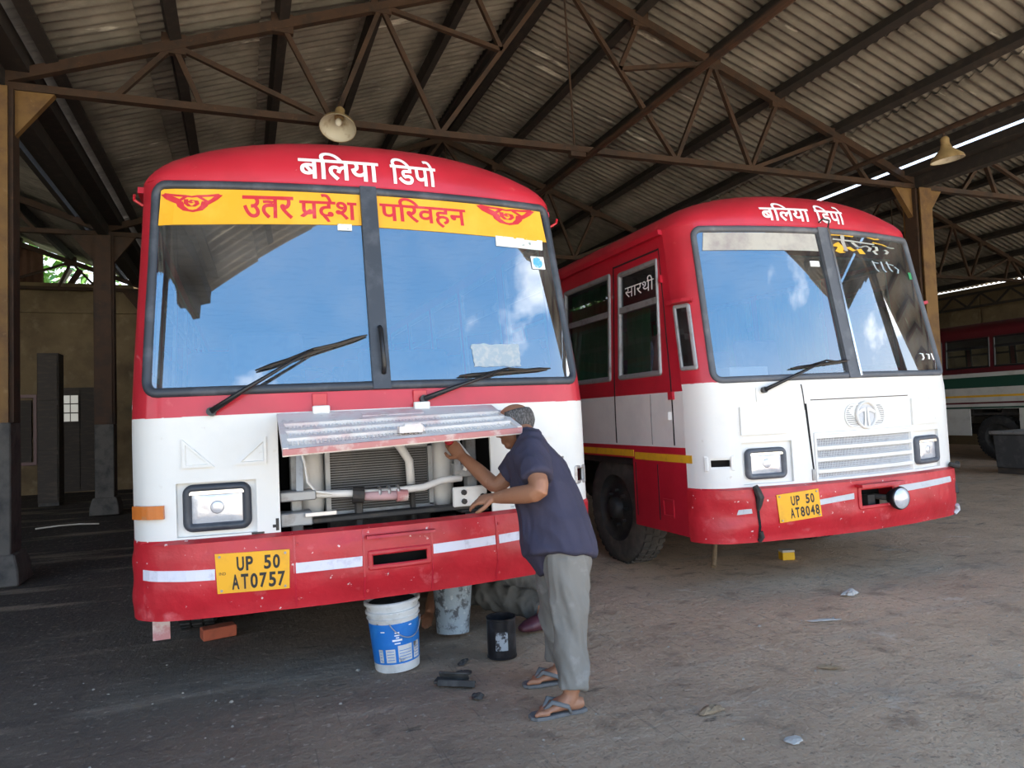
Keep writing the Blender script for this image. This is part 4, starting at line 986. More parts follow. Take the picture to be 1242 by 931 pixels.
# round maker's emblem on a ribbed oval
em = bpy.data.objects.new('emblem', None); col.objects.link(em); em.parent = b2
frame(P2, rrect(-.108, .300, 1.148, 1.328, .085, 7, .05), .014, 0, .008).build('oval_rim', 'white_paint', em)
m = MB(); pts = rrect(-.10, .292, 1.156, 1.320, .08, 7, .05); m.face([P2(a, b, .001) for a, b in pts]); m.build('oval', 'grey_metal', em)
for k in range(11):
    z = 1.168+k*.0145; hw = .196-.085*(1-math.sqrt(max(0, 1-(abs(z-1.238)/.084)**2))); m = MB(); m.beam(P2(.096-hw, z, .004), P2(.096+hw, z, .004), .005, .006); m.build('rib', 'white_paint', em)
def ring(ct, cz, r, w): return [(ct+r*math.cos(2*PI*k/40), cz+r*math.sin(2*PI*k/40)) for k in range(40)], w
pth, w_ = ring(.096, 1.240, .104, .018); frame(P2, pth, w_, .0, .022).build('ring', 'white_paint', em, smooth=True)
disc(P2, .096, 1.240, .088, .006, 32).build('disc', 'stripe_grey', em)
mk = [stroke2d([(.03, .60), (.22, .70), (.47, .74)], [.11, .13, .14]), stroke2d([(.97, .60), (.78, .70), (.53, .74)], [.11, .13, .14]), stroke2d([(.43, .76), (.42, .4), (.37, .02)], [.10, .10, .12]), stroke2d([(.57, .76), (.58, .4), (.63, .02)], [.10, .10, .12])]
decal(mk, P2, (.008, .184, 1.152, 1.328), 'monogram', 'white_paint', em, .016)
for vs_, fs in mk: pass
# dented bumper
def boff2(t, z):
    k = (z-.39)/.37
    d = -.03*math.exp(-((t+1.08)**2)/.02-((z-.60)**2)/.008)-.015*math.exp(-((t+.60)**2)/.03-((z-.46)**2)/.004)
    e_ = 1-.85*smooth((abs(t)-.95)/.30)
    return (.025+.04*smooth(k/.4)-.012*smooth((k-.8)/.2))*e_+.010*noise.noise(Vector((t*2.7, z*6, 8.1)))+.006*noise.noise(Vector((t*9, z*12, 2.1)))+d
def zbot(t): return .388+.012*noise.noise(Vector((t*4, 0, 5)))
bh2 = (-.072, .245, .575, .708)
bp2 = soft(skin(lambda t, z, o=0.: P2(t, z, o), -S2.Tc, S2.Tc, .392, .765, [bh2], 64, 12, boff2).build('bumper', 'red_paint_worn', b2, solid=.012), 40)
m = MB(); m.grid(lambda t, k: P2(t, .765+.012*k, boff2(t, .765)*(1-k*.9)), span(-S2.Tc, S2.Tc, 50), [0, 1]); m.build('bumper_top', 'red_paint_worn', bp2)
m = MB(); m.grid(lambda t, k: P2(t, .392, boff2(t, .392)*(1-k)-.07*k), span(-S2.Tc, S2.Tc, 50), [0, 1]); m.build('bumper_lip', 'red_paint_worn', bp2)
def Pb2(t, z, o=0.): return P2(t, z, boff2(t, z)+o)
for q in ([(-1.04, .592), (-.935, .600), (-.940, .632), (-1.03, .628)], [(-.432, .622), (-.126, .640), (-.128, .682), (-.432, .660)], [(.318, .650), (.985, .668), (.975, .712), (.316, .700)]):
    slab(Pb2, 0, 0, 0, 0, 0, .003, 14, 2, q).build('painted_stripe', 'stripe_grey', bp2)
slab(Pb2, 0, 0, 0, 0, 0, .005, 1, 10, [(-.888, .395), (-.872, .395), (-.902, .765), (-.918, .765)]).build('crack', 'black_hole', bp2)
m = MB(); m.tube([Pb2(-.91, .79, .01), Pb2(-.90, .76, .02), Pb2(-.885, .71, .02), Pb2(-.895, .66, .015), Pb2(-.90, .62, .01)], [.02, .024, .026, .02, .01], 8); m.build('wire_binding', 'grime', bp2)
m = MB(); m.tube([Pb2(-.88, .47, .005), Pb2(-.87, .43, .012), Pb2(-.885, .40, .005)], [.016, .02, .016], 8); m.build('wire_binding', 'grime', bp2)
frame(Pb2, rrect(-.09, .262, .558, .725, .015, 2, .1), .026, 0, .010).build('lamp_frame', 'red_paint_worn', bp2)
slab(Pb2, -.11, .30, .722, .742, 0, .07, 6, 1).build('bent_ledge', 'red_paint_worn', bp2)
m = MB(); m.grid(lambda t, z: P2(t, z, -.12), [-.15, .33], [.54, .74]); m.build('socket_back', 'black_hole', bp2)
fg = bpy.data.objects.new('fog_lamp', None); col.objects.link(fg); fg.parent = b2
c = P2(.262, .615, .10)
m = MB(); m.lathe([(.001, .085), (.05, .07), (.078, .02), (.086, -.012), (.080, -.026), (.070, -.026)], c, 28, 'Y'); m.build('housing', 'black_plastic', fg, smooth=True)
m = MB(); m.lathe([(.080, -.022), (.06, -.040), (.03, -.050), (.001, -.053)], c, 28, 'Y'); m.build('lens', 'lens', fg, smooth=True)
m = MB(); m.tube([c+Vector((-.02, .06, 0)), c+Vector((-.10, .13, .01)), c+Vector((-.20, .16, -.01))], .022, 8); m.box(c+Vector((-.17, .12, -.01)), (.07, .06, .08)); m.build('mount', 'dark_metal', fg)
m = MB(); m.tube([P2(1.06, .80, .02), P2(1.10, .78, .06), P2(1.14, .80, .05)], .02, 8); m.build('torn_corner', 'grime', bp2)
m = MB(); m.tube([Pb2(1.10, .47, .01), Pb2(1.12, .43, .02), Pb2(1.10, .40, .0)], .018, 8); m.build('torn_corner', 'stripe_grey', bp2)
plate(b2, S2, [(-.748, .522), (-.420, .544), (-.438, .740), (-.764, .718)], .068, [('UP 50', (.30, .88, .54, .88)), ('AT8048', (.25, .97, .10, .46))])
# sides
bd = [(.42, 1.065, 'dark_red_paint', 'side_skirt'), (1.065, 1.478, 'dull_white_paint', 'side_band'), (1.478, ZT2+.01, 'dark_red_paint', 'side_wall')]
wn2 = [(.63, 1.29, 1.62, 2.52)]+[(1.44+1.05*k, 2.38+1.05*k, 1.62, 2.55) for k in range(6)]
for sgn in (-1, 1):
    side_body(b2, S2, sgn, L2, ZT2, bd, wn2, [(1.12, 2.18, .96), (L2-2.95, L2-1.85, .98)])
    for i, w in enumerate(wn2):
        sw = side_window(b2, S2, sgn, *w, split=2.20, top='dark_glass' if i == 0 else None)
        if sgn < 0 and i == 0:
            decal([text_polys('\u0938\u093e\u0930\u0925\u0940')], P2, (*iv(S2, -1, .74, 1.19), 2.295, 2.42), 'lettering', 'letter_white', sw, -.004)
        x0, x1 = w[0]+.03, w[1]-.03
        if not (i == 0 and sgn > 0):
            k0 = x0 if i else w[0]+(w[1]-w[0])*.42
            m = MB(); m.grid(lambda y, z: (sgn*(S2.Wh*S2.w(z)-.07+.018*math.sin(y*52)), y, z), lin(k0, x1, 30), [1.5, 2.18 if i == 0 else 2.50]); m.build('curtain', 'curtain_green', b2, smooth=True)
    for y in (1.64, L2-2.4): wheel(b2, sgn*1.03, y, .49, sgn, 'tyre_dusty')
    slab(P2, sgn*S2.Tc, sgn*S2.ty(L2), ZT2-.03, ZT2+.01, 0, .035, 14, 1).build('drip_rail', 'dark_red_paint', b2)
    slab(P2, *iv(S2, sgn, .30, 1.08), .955, 1.012, 0, .004, 8, 1).build('yellow_stripe', 'paint_yellow', b2)
    slab(P2, *iv(S2, sgn, 1.10, L2-.1), .975, 1.03, 0, .004, 8, 1).build('yellow_stripe', 'paint_yellow', b2)
    for y in (.50, 1.375): slab(P2, *iv(S2, sgn, y-.006, y+.006), 1.08, 2.60, 0, .004, 1, 6).build('door_seam', 'black_hole', b2)
    slab(P2, *iv(S2, sgn, .50, 1.375), 2.585, 2.597, 0, .006, 3, 1).build('door_seam', 'black_hole', b2)
    slab(P2, *iv(S2, sgn, .52, .58), 1.27, 1.33, 0, .03, 2, 1).build('door_handle', 'dull_white_paint', b2, bevel=.005)
    slab(P2, *iv(S2, sgn, .80, .808), 1.08, 1.47, 0, .003, 1, 3).build('panel_seam', 'grey_metal', b2)
    for y in (.75, 1.08): slab(P2, *iv(S2, sgn, y-.004, y+.004), .50, .93, 0, .003, 1, 3).build('panel_seam', 'black_hole', b2)
    frame(P2, rrect(*iv(S2, sgn, .55, .70), .535, .672, .01, 2), .016, 0, .006).build('flap_rim', 'dark_red_paint', b2)
    for z in (2.35, 1.45): slab(P2, *iv(S2, sgn, .47, .53), z-.03, z+.03, 0, .02, 2, 1).build('hinge', 'dark_red_paint', b2)
    # small fixed quarter light on the corner
    a, b = (S2.Tc-.17, S2.Tc-.02) if sgn > 0 else (-S2.Tc+.02, -S2.Tc+.17)
    q = bpy.data.objects.new('quarter_light', None); col.objects.link(q); q.parent = b2
    frame(P2, rrect(a, b, 1.625, 2.12, .02, 3, .1), .03, .0, .014).build('frame', 'grey_metal', q)
    m = MB(); m.grid(lambda t, z: P2(t, z, .003), span(a, b, 4), [1.63, 2.11]); m.build('pane', 'dark_glass', q)
    m = slab(P2, a-.02, b+.02, 2.125, 2.15, 0, .05, 3, 1); m.build('rain_hood', 'red_paint', q)
    # wheel-arch liner
    m = MB()
    for y0, y1, x in ((1.10, 2.20, 1), (L2-2.97, L2-1.83, 1)):
        m.bb((sgn*.80-.01, y0, .45), (sgn*.80+.01, y1, 1.0)); m.bb((min(sgn*.80, sgn*1.22), y0, .97), (max(sgn*.80, sgn*1.22), y1, .985))
    m.build('wheel_arch', 'dark_metal', b2)
lower_body(b2, S2, L2)
m = MB(); m.grid(lambda t, k: P2(t, 1.49-.05*k, -.03-.42*k), span(-1.05, 1.05, 14), lin(0, 1, 4)); m.build('dashboard', 'box_white', b2, solid=.03)
steering(b2, .45, .72, 1.60); seat(b2, .5, 1.35, .5); seat(b2, -.6, 1.3, .5)
m = MB(); m.box((-.62, .48, 1.58), (.36, .18, .13)); m.build('parcel', 'box_white', b2, bevel=.006)
for i in range(7):
    m = MB(); m.box((random.uniform(-1.0, .3), random.uniform(.30, .5), 1.505+.01*i), (.22, .14, .02), Euler((random.uniform(-.2, .2), random.uniform(-.2, .2), random.uniform(0, 3))).to_matrix()); m.build('crumpled_paper', 'paper', b2, bevel=.004)
m = MB(); m.grid(lambda y, z: (-1.10+.03*math.sin(y*30+z*9), y, z), lin(.66, .98, 14), lin(1.5, 1.95, 8)); m.build('pink_cloth', 'pink_cloth', b2, smooth=True, solid=.01)

# ------------------------------------------------------------------ third bus at far right, side on
b3 = thing('bus', 'dark bus side with green and yellow stripes, far right background', 'bus', (16.76, 9.32, 0))
S3 = Surf(R=.2, B=.13)
L3, ZT3 = 9.5, 2.86; ws3 = (1.14, 1.62, 2.72)
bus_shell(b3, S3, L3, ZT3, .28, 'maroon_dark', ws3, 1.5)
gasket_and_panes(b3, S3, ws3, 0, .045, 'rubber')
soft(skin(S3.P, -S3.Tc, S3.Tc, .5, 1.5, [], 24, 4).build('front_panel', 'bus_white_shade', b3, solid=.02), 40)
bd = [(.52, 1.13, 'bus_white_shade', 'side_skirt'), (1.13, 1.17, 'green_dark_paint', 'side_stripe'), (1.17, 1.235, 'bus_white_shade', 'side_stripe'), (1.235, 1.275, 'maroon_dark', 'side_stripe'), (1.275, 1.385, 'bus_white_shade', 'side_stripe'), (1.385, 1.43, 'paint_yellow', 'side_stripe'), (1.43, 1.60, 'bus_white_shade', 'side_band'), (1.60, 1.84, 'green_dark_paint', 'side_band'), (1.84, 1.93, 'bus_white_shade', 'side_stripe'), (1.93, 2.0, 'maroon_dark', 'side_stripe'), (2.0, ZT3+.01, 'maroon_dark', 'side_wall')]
wn3 = [(.55+1.15*k, 1.60+1.15*k, 2.05, 2.72) for k in range(7)]
for sgn in (-1, 1):
    side_body(b3, S3, sgn, L3, ZT3, bd, wn3, [(1.10, 2.20, 1.12), (L3-3.05, L3-1.95, 1.12)])
    for w in wn3: side_window(b3, S3, sgn, *w, split=2.50, fm='black_plastic')
    for y in (1.65, L3-2.5): wheel(b3, sgn*1.05, y, .49, sgn)
m = MB()
for s in (-1, 1): m.bb((s*.42-.05, .45, .52), (s*.42+.05, L3-.3, .74))
m.build('chassis_frame', 'dark_metal', b3)
m = MB(); m.bb((-1.2, .50, .98), (1.2, L3-.05, 1.03)); m.build('cabin_floor', 'dark_metal', b3)
m = MB(); m.bb((-1.17, .62, 2.72), (1.17, L3-.06, 2.74)); m.build('headlining', 'cabin_grey', b3)
m = MB(); m.bb((-1.18, L3-.06, .5), (1.18, L3, 2.8)); m.build('tail', 'maroon_dark', b3)
for y in (1.4, 2.4, 3.4, 4.4, 5.4, 6.4, 7.4): 
    for x in (-.72, .72): seat(b3, x, y, .85)
# ================================================================== PEOPLE
V = Vector
def hand(mb, wrist, d, n, thumb, scale=1., curl=.5):
    """palm and five fingers; d points to the fingers, n out of the back of the hand, thumb = side the thumb is on"""
    d = V(d).normalized(); n = V(n); n = (n-d*n.dot(d)).normalized(); s = V(thumb); s = (s-d*s.dot(d)-n*s.dot(n)).normalized(); w = V(wrist); k = scale
    mb.tube([w-d*.02*k, w+d*.02*k, w+d*.055*k, w+d*.088*k], [.027*k, .032*k, .039*k, .034*k], 12, ell=[(1, .82), (1.05, .62), (1.05, .46), (1.02, .38)], side=s)
    tips = []
    for i, (off, L) in enumerate(((.029, .070), (.010, .079), (-.009, .074), (-.027, .058))):
        p = w+d*(.082-.004*abs(i-1))*k+s*off*k; c = curl*(1+.12*i); pts = [p-d*.02*k]; q = p; a = .15*c
        for j, fr in enumerate((.44, .32, .26)):
            a += c*(.45 if j == 0 else .6); dd = d*math.cos(a)-n*math.sin(a); pts.append(q); q = q+dd*L*fr*k
        pts.append(q); mb.tube(pts, [.0095*k, .0092*k, .0086*k, .008*k, .0058*k], 9); tips.append((q, dd))
    p = w+d*.022*k+s*.030*k
    t1 = p+(d*.55+s*.75-n*.25).normalized()*.036*k; t2 = t1+(d*.85+s*.30-n*.35).normalized()*.030*k; t3 = t2+(d*.95-n*.3).normalized()*.024*k
    mb.tube([p-s*.02*k, p, t1, t2, t3], [.014*k, .0135*k, .0112*k, .0100*k, .0065*k], 9)
    return tips
def head_on(mb, c, F_, U_, k=1.):
    F_ = V(F_).normalized(); U_ = V(U_); U_ = (U_-F_*U_.dot(F_)).normalized(); R_ = F_.cross(U_); R = Matrix((R_, F_, U_)).transposed(); c = V(c)
    A = lambda x, y, z: c+R_*x*k+F_*y*k+U_*z*k
    mb.ball(A(0, -.008, .028), (.076*k, .097*k, .088*k), 20, 14, R)
    mb.ball(A(0, .022, -.030), (.063*k, .066*k, .074*k), 18, 12, R)
    mb.ball(A(0, .048, -.086), (.036*k, .034*k, .026*k), 12, 8, R)
    for s in (-1, 1):
        mb.ball(A(s*.040, .066, -.022), (.022*k, .016*k, .022*k), 10, 8, R)      # cheeks
        mb.ball(A(s*.032, .082, .026), (.026*k, .010*k, .008*k), 10, 6, R)        # brow
        mb.tube([A(s*.074, -.004, .030), A(s*.084, -.016, .016), A(s*.081, -.010, -.010), A(s*.074, .000, -.030)], [.010*k, .013*k, .012*k, .007*k], 8)
    mb.tube([A(0, .082, .022), A(0, .098, -.004), A(0, .104, -.022), A(0, .088, -.030)], [.009*k, .011*k, .014*k, .010*k], 8)
    mb.tube([A(-.024, .080, -.056), A(0, .087, -.054), A(.024, .080, -.056)], [.005*k, .008*k, .005*k], 8)
    mb.tube([A(-.022, .079, -.066), A(0, .086, -.067), A(.022, .079, -.066)], [.005*k, .009*k, .005*k], 8)
    return A, R
def foot(mb, ankle, d, k=1., toes=True):
    d = V(d); d.z = 0; d.normalize(); s = V((-d.y, d.x, 0)); a = V(ankle)
    h = V((a.x, a.y, .032))-d*.045*k
    mb.tube([a+V((0, 0, .06)), a, V((a.x, a.y, .05))+d*.015], [.036*k, .036*k, .038*k], 12)
    mb.tube([h-d*.012*k, h+d*.02*k, h+d*.085*k+V((0, 0, .012)), h+d*.15*k, h+d*.19*k-V((0, 0, .006))], [.024*k, .032*k, .036*k, .036*k, .026*k], 12, ell=[(1, .9), (1, .95), (1.05, .9), (1.2, .5), (1.35, .42)], side=s)
    for i, off in enumerate((.034, .017, .002, -.013, -.027)):
        L = (.048, .045, .040, .034, .028)[i]; r = (.0125, .009, .0085, .008, .008)[i]; p = h+d*(.183-.006*i)*k+s*off*k-V((0, 0, .008))
        mb.tube([p-d*.02, p, p+d*L*.6*k+V((0, 0, .003)), p+d*L*k-V((0, 0, .005))], [r, r, r*1.05, r*.6], 8)
def sandal(parent, ankle, d, base, k=1.):
    d = V(d); d.z = 0; d.normalize(); s = V((-d.y, d.x, 0)); a = V(ankle); h = V((a.x, a.y, 0))-d*.068*k-base
    out = []
    for u, w in ((0, .026), (.03, .036), (.09, .036), (.15, .041), (.20, .046), (.245, .040), (.268, .018)): out.append((u*k, w*k))
    pts = [h+d*u+s*w for u, w in out]+[h+d*u-s*w for u, w in reversed(out)]
    r = bpy.data.objects.new('sandal', None); col.objects.link(r); r.parent = parent
    m = MB(); m.rings([[p+V((0, 0, z)) for p in pts] for z in (-.004, .012)]); m.build('sole', 'sandal_grey', r, bevel=.003)
    t = h+d*.215*k+V((0, 0, .022))+s*.012
    for sg in (-1, 1):
        m = MB(); m.tube([t, h+d*.17*k+s*sg*.028*k+V((0, 0, .064)), h+d*.10*k+s*sg*.043*k+V((0, 0, .040)), h+d*.085*k+s*sg*.040*k+V((0, 0, .008))], [.007, .011, .011, .008], 8, ell=[(1, .6)]*4); m.build('strap', 'sandal_grey', r, smooth=True)
def shell_hair(A, R, parent, base, keep, k=1.05, m_='hair_grey', sc_=1.):
    m = MB(); c = A(0, -.008, .028)
    n, mm = 40, 26; pts = []
    for j in range(mm+1):
        th = PI*(j+.01)/(mm+.02)
        for i in range(n):
            q = V((math.sin(th)*math.cos(2*PI*i/n), math.sin(th)*math.sin(2*PI*i/n), math.cos(th)))
            w = k+.02*noise.noise(q*9)
            pts.append((q, c+R @ V((q.x*.076*w*sc_, q.y*.097*w*sc_, q.z*.088*w*sc_))-base))
    m.v = [tuple(p) for q, p in pts]
    for j in range(mm):
        for i in range(n):
            ids = (j*n+i, j*n+(i+1) % n, (j+1)*n+(i+1) % n, (j+1)*n+i); q = sum((pts[a][0] for a in ids), V())/4
            if keep(q): m.f.append(ids)
    return m.build('hair', m_, parent, smooth=True, solid=.006)

# ---- man leaning into the open flap
MP = V((1.42, 3.12, 0))
man = thing('person', 'man in navy shirt and grey trousers leaning into the open bus front', 'person', MP)
def rel(mb): mb.v = [tuple(V(p)-MP) for p in mb.v]; return mb
lv = V((-.34, -.94, 0)); fv = V((-.94, .34, 0))
bd_ = MB()
bd_.tube([(1.41, 3.13, .74), (1.41, 3.14, .84), (1.39, 3.20, .95), (1.37, 3.30, 1.06), (1.36, 3.355, 1.14), (1.37, 3.385, 1.19)], [.07, .085, .095, .115, .115, .055], 16, ell=[(1.1, .85), (1.1, .85), (1.08, .82), (1.1, .72), (1.1, .5), (1, 1)], side=lv)
bd_.tube([(1.368, 3.37, 1.15), (1.378, 3.43, 1.205), (1.368, 3.49, 1.25)], [.062, .054, .056], 12)
Ah, Rh = head_on(bd_, (1.347, 3.525, 1.268), (-.80, .52, -.26), (-.12, .28, 1), 1.0)
aL = [(1.315, 3.22, 1.145), (1.285, 3.16, 1.13), (1.265, 3.06, 1.055), (1.258, 3.005, 1.005), (1.252, 2.992, .982), (1.238, 3.012, .970), (1.215, 3.06, .962), (1.185, 3.12, .954), (1.145, 3.195, .942), (1.125, 3.235, .936)]
bd_.tube(aL, [.055, .055, .048, .043, .041, .042, .044, .041, .033, .027], 14)
aR = [(1.40, 3.48, 1.12), (1.405, 3.52, 1.10), (1.33, 3.56, 1.02), (1.28, 3.59, .968), (1.263, 3.602, .957), (1.248, 3.617, .962), (1.225, 3.65, .988), (1.19, 3.70, 1.035), (1.14, 3.762, 1.095), (1.126, 3.78, 1.112)]
bd_.tube(aR, [.055, .055, .048, .043, .041, .042, .043, .040, .031, .027], 14)
hand(bd_, (1.125, 3.235, .936), (-.72, .58, -.12), (-.25, -.35, .9), (-.5, -.6, .3), 1.02, .55)
hand(bd_, (1.126, 3.78, 1.112), (-.55, .45, .75), (-.5, -.75, -.1), (-.75, -.3, .35), 1.02, .75)
for hip, kn, an in (((1.405, 3.04, .80), (1.384, 3.0, .42), (1.360, 2.955, .085)), ((1.455, 3.21, .80), (1.428, 3.25, .42), (1.462, 3.30, .085))):
    bd_.tube([V(hip)-V((0, 0, .14)), kn, (V(kn)*.6+V(an)*.4), an], [.06, .058, .055, .037], 12)
foot(bd_, (1.352, 2.955, .075), (-1, .03, 0)); foot(bd_, (1.462, 3.30, .075), (-1, .12, 0))
blend_mesh(rel(bd_), 'body', 'skin', man, .0052, 3, .45)
# eyes, nails are small; hair leaves the crown bald
for s in (-1, 1):
    m = MB(); m.ball(Ah(s*.032, .079, .010)-MP, .011, 10, 8); m.build('eye', 'letter_white', man, smooth=True)
shell_hair(Ah, Rh, man, MP, lambda q: q.y < .30 and -.62 < q.z < .50-.35*max(0, q.y) and (q.y < .12 or q.z > -.3), 1.04)
sh = MB()
sh.tube([(1.402, 3.125, .655), (1.408, 3.135, .70), (1.410, 3.155, .79), (1.396, 3.21, .91), (1.372, 3.285, 1.03), (1.352, 3.335, 1.11), (1.360, 3.355, 1.165), (1.368, 3.385, 1.198)],
        [.178, .178, .175, .176, .182, .182, .14, .07], 22, ell=[(1.04, .98), (1.02, .95), (1.0, .88), (1.0, .80), (1.02, .76), (1.06, .66), (1.05, .60), (1, .95)], side=lv)
sh.tube([(1.335, 3.165, .565), (1.312, 3.19, .68), (1.310, 3.24, .86), (1.305, 3.30, 1.0)], [.050, .095, .10, .09], 14, ell=[(1.3, .5), (1.4, .7), (1.1, .7), (1, .8)], side=lv)   # cloth hanging in front
sh.tube([(1.33, 3.25, 1.15), (1.290, 3.17, 1.135), (1.270, 3.09, 1.075), (1.263, 3.045, 1.028)], [.075, .080, .076, .074], 16)
sh.tube([(1.39, 3.46, 1.12), (1.40, 3.52, 1.10), (1.345, 3.555, 1.035), (1.315, 3.575, 1.0)], [.075, .078, .074, .072], 16)
sh.tube([(1.362, 3.365, 1.165), (1.372, 3.40, 1.205), (1.376, 3.412, 1.222)], [.074, .068, .070], 16)
blend_mesh(rel(sh), 'shirt', 'shirt_navy', man, .008, 2, .5, .014, 5.5, .6)
tr_ = MB()
tr_.tube([(1.41, 3.135, .74), (1.41, 3.135, .71), (1.415, 3.13, .67), (1.42, 3.12, .60)], [.08, .105, .125, .115], 18, ell=[(1.05, .82)]*4, side=lv)
tr_.tube([(1.405, 3.08, .72), (1.400, 3.05, .64), (1.388, 3.01, .46), (1.380, 2.99, .38), (1.366, 2.965, .22), (1.358, 2.955, .105)], [.085, .096, .079, .072, .066, .064], 16, ell=[(1.0, 1.05)]*6, side=lv)
tr_.tube([(1.44, 3.18, .72), (1.435, 3.20, .64), (1.425, 3.24, .46), (1.428, 3.25, .38), (1.448, 3.28, .22), (1.460, 3.30, .105)], [.085, .098, .084, .077, .069, .066], 16, ell=[(1.0, 1.05)]*6, side=lv)
blend_mesh(rel(tr_), 'trousers', 'trouser_grey', man, .008, 2, .5, .019, 10, .20)
sandal(man, (1.352, 2.955, .075), (-1, .03, 0), MP); sandal(man, (1.462, 3.30, .075), (-1, .12, 0), MP)
# small round red knob held in the far hand
m = MB(); m.lathe([(.001, -.016), (.020, -.014), (.026, -.004), (.026, .006), (.018, .016), (.001, .017)], (0, 0, 0), 18)
kn = m.build('filler_cap', 'red_paint', None, smooth=True); kn.location = (1.066, 3.812, 1.196); kn.rotation_euler = (.6, -.5, 0)
tag(kn, 'small round red cap held in the leaning man\'s far hand', 'cap')

# ---- second worker on the ground under the left bus
WP = V((1.7, 4.7, 0))
wk = thing('person', 'worker in dark grey trousers lying under the left bus behind the buckets', 'person', WP)
def relw(mb): mb.v = [tuple(V(p)-WP) for p in mb.v]; return mb
b_ = MB()
b_.tube([(1.98, 4.78, .17), (1.85, 4.95, .20), (1.66, 5.12, .23), (1.50, 5.22, .25)], [.13, .13, .14, .12], 14, ell=[(1.1, .8)]*4, side=(0, .5, 1))
b_.tube([(1.50, 5.22, .25), (1.40, 5.30, .27)], [.055, .055], 10)
Aw, Rw = head_on(b_, (1.30, 5.37, .26), (-.5, -.7, .5), (-.6, .75, .2), .95)
b_.tube([(1.52, 5.12, .27), (1.36, 5.0, .24), (1.24, 4.88, .16), (1.16, 4.72, .09), (1.12, 4.62, .055)], [.05, .048, .043, .038, .028], 12)
b_.tube([(1.60, 5.25, .25), (1.68, 5.0, .36), (1.60, 4.86, .36)], [.05, .046, .032], 12)
hand(b_, (1.12, 4.62, .05), (-.35, -.9, -.15), (0, -.1, 1), (-.9, .3, 0), .98, .35)
hand(b_, (1.60, 4.86, .36), (-.3, -.7, .3), (.3, -.2, .9), (-.8, .2, 0), .98, .9)
b_.tube([(1.98, 4.76, .17), (1.45, 4.60, .19), (1.62, 4.40, .12), (1.80, 4.22, .07)], [.08, .065, .055, .038], 12)
b_.tube([(2.02, 4.86, .15), (1.62, 4.86, .12), (1.86, 5.0, .08)], [.08, .06, .04], 12)
b_.tube([(1.78, 4.24, .07), (1.74, 4.12, .05), (1.70, 4.06, .045)], [.036, .034, .028], 10)
blend_mesh(relw(b_), 'body', 'skin', wk, .0075, 2, .45)
shell_hair(Aw, Rw, wk, WP, lambda q: q.y < .45 and q.z > -.45, 1.05, 'tyre')
s_ = MB(); s_.tube([(2.0, 4.80, .17), (1.85, 4.95, .20), (1.66, 5.12, .23), (1.50, 5.22, .25)], [.15, .155, .165, .13], 16, ell=[(1.1, .8)]*4, side=(0, .5, 1)); s_.tube([(1.52, 5.12, .27), (1.38, 5.02, .25), (1.30, 4.95, .2)], [.07, .065, .062], 12); s_.tube([(1.60, 5.25, .25), (1.66, 5.05, .33)], [.07, .065], 12)
blend_mesh(relw(s_), 'shirt', 'shirt_navy', wk, .012, 2, .5, .008, 8)
t_ = MB(); t_.tube([(2.06, 4.80, .17), (1.90, 4.74, .185), (1.62, 4.65, .20), (1.47, 4.60, .195), (1.44, 4.56, .17), (1.55, 4.48, .15), (1.68, 4.36, .12), (1.76, 4.27, .085)], [.13, .125, .105, .095, .085, .088, .08, .072], 16)
t_.tube([(2.04, 4.88, .16), (1.66, 4.88, .13), (1.60, 4.92, .11), (1.84, 5.0, .09)], [.11, .09, .08, .07], 14)
blend_mesh(relw(t_), 'trousers', 'trouser_dark', wk, .011, 2, .5, .022, 9, .8)
m = MB(); m.tube([(1.92, 4.28, .055), (1.84, 4.22, .06), (1.72, 4.12, .058), (1.60, 4.08, .05), (1.54, 4.07, .04)], [.035, .05, .055, .05, .025], 14, ell=[(1, .85), (1, 1), (1, 1), (1.1, .75), (1.1, .6)], side=(.4, -.9, 0))
blend_mesh(relw(m), 'shoe', 'maroon', wk, .008, 2, .5)
m = MB(); m.tube([(2.02, 4.12, .045), (1.96, 4.16, .06), (1.90, 4.24, .05)], [.03, .05, .03], 12); blend_mesh(relw(m), 'shoe', 'maroon', wk, .008, 2, .5)

# ================================================================== BUCKETS AND LITTER
def bucket(name, label, loc, rb, rt, h, m_, rot=(0, 0, 0), bands=()):
    r = thing(name, label, 'bucket', loc, None); r.rotation_euler = rot
    m = MB(); m.lathe([(.001, .006), (rb-.012, .006), (rb, .0), (rb+.002, .012), (rt, h-.004), (rt+.004, h), (rt-.004, h), (rb-.006, .012), (.001, .012)], n=40); m.build('tub', m_, r, smooth=False); soft(r.children[0] if r.children else col.objects[-1], 40)
    for z, w, p in bands:
        rr = rb+(rt-rb)*z/h; m = MB(); m.lathe([(rr, z), (rr+p, z+.003), (rr+p, z+w-.003), (rr, z+w)], n=40); m.build('rib', m_, r, smooth=False)
    return r
bk = bucket('paint_bucket', 'white plastic bucket with blue printed label under the left bumper', (.765, 3.90, .0), .118, .140, .365, 'bucket_white', (math.radians(-2), math.radians(-3), math.radians(20)), [(.345, .020, .012), (.300, .018, .010), (.272, .010, .008)])
def lab(a, z, o=0.): rr = .118+(.140-.118)*z/.365+.0015+o; return Vector((rr*math.cos(a), rr*math.sin(a), z))
m = MB(); m.grid(lambda a, z: lab(a, z), lin(0, 2*PI, 48), [.045, .15, .255]); lb = m.build('label', 'blue_label', bk, smooth=True)
ca_ = -PI/2-.55
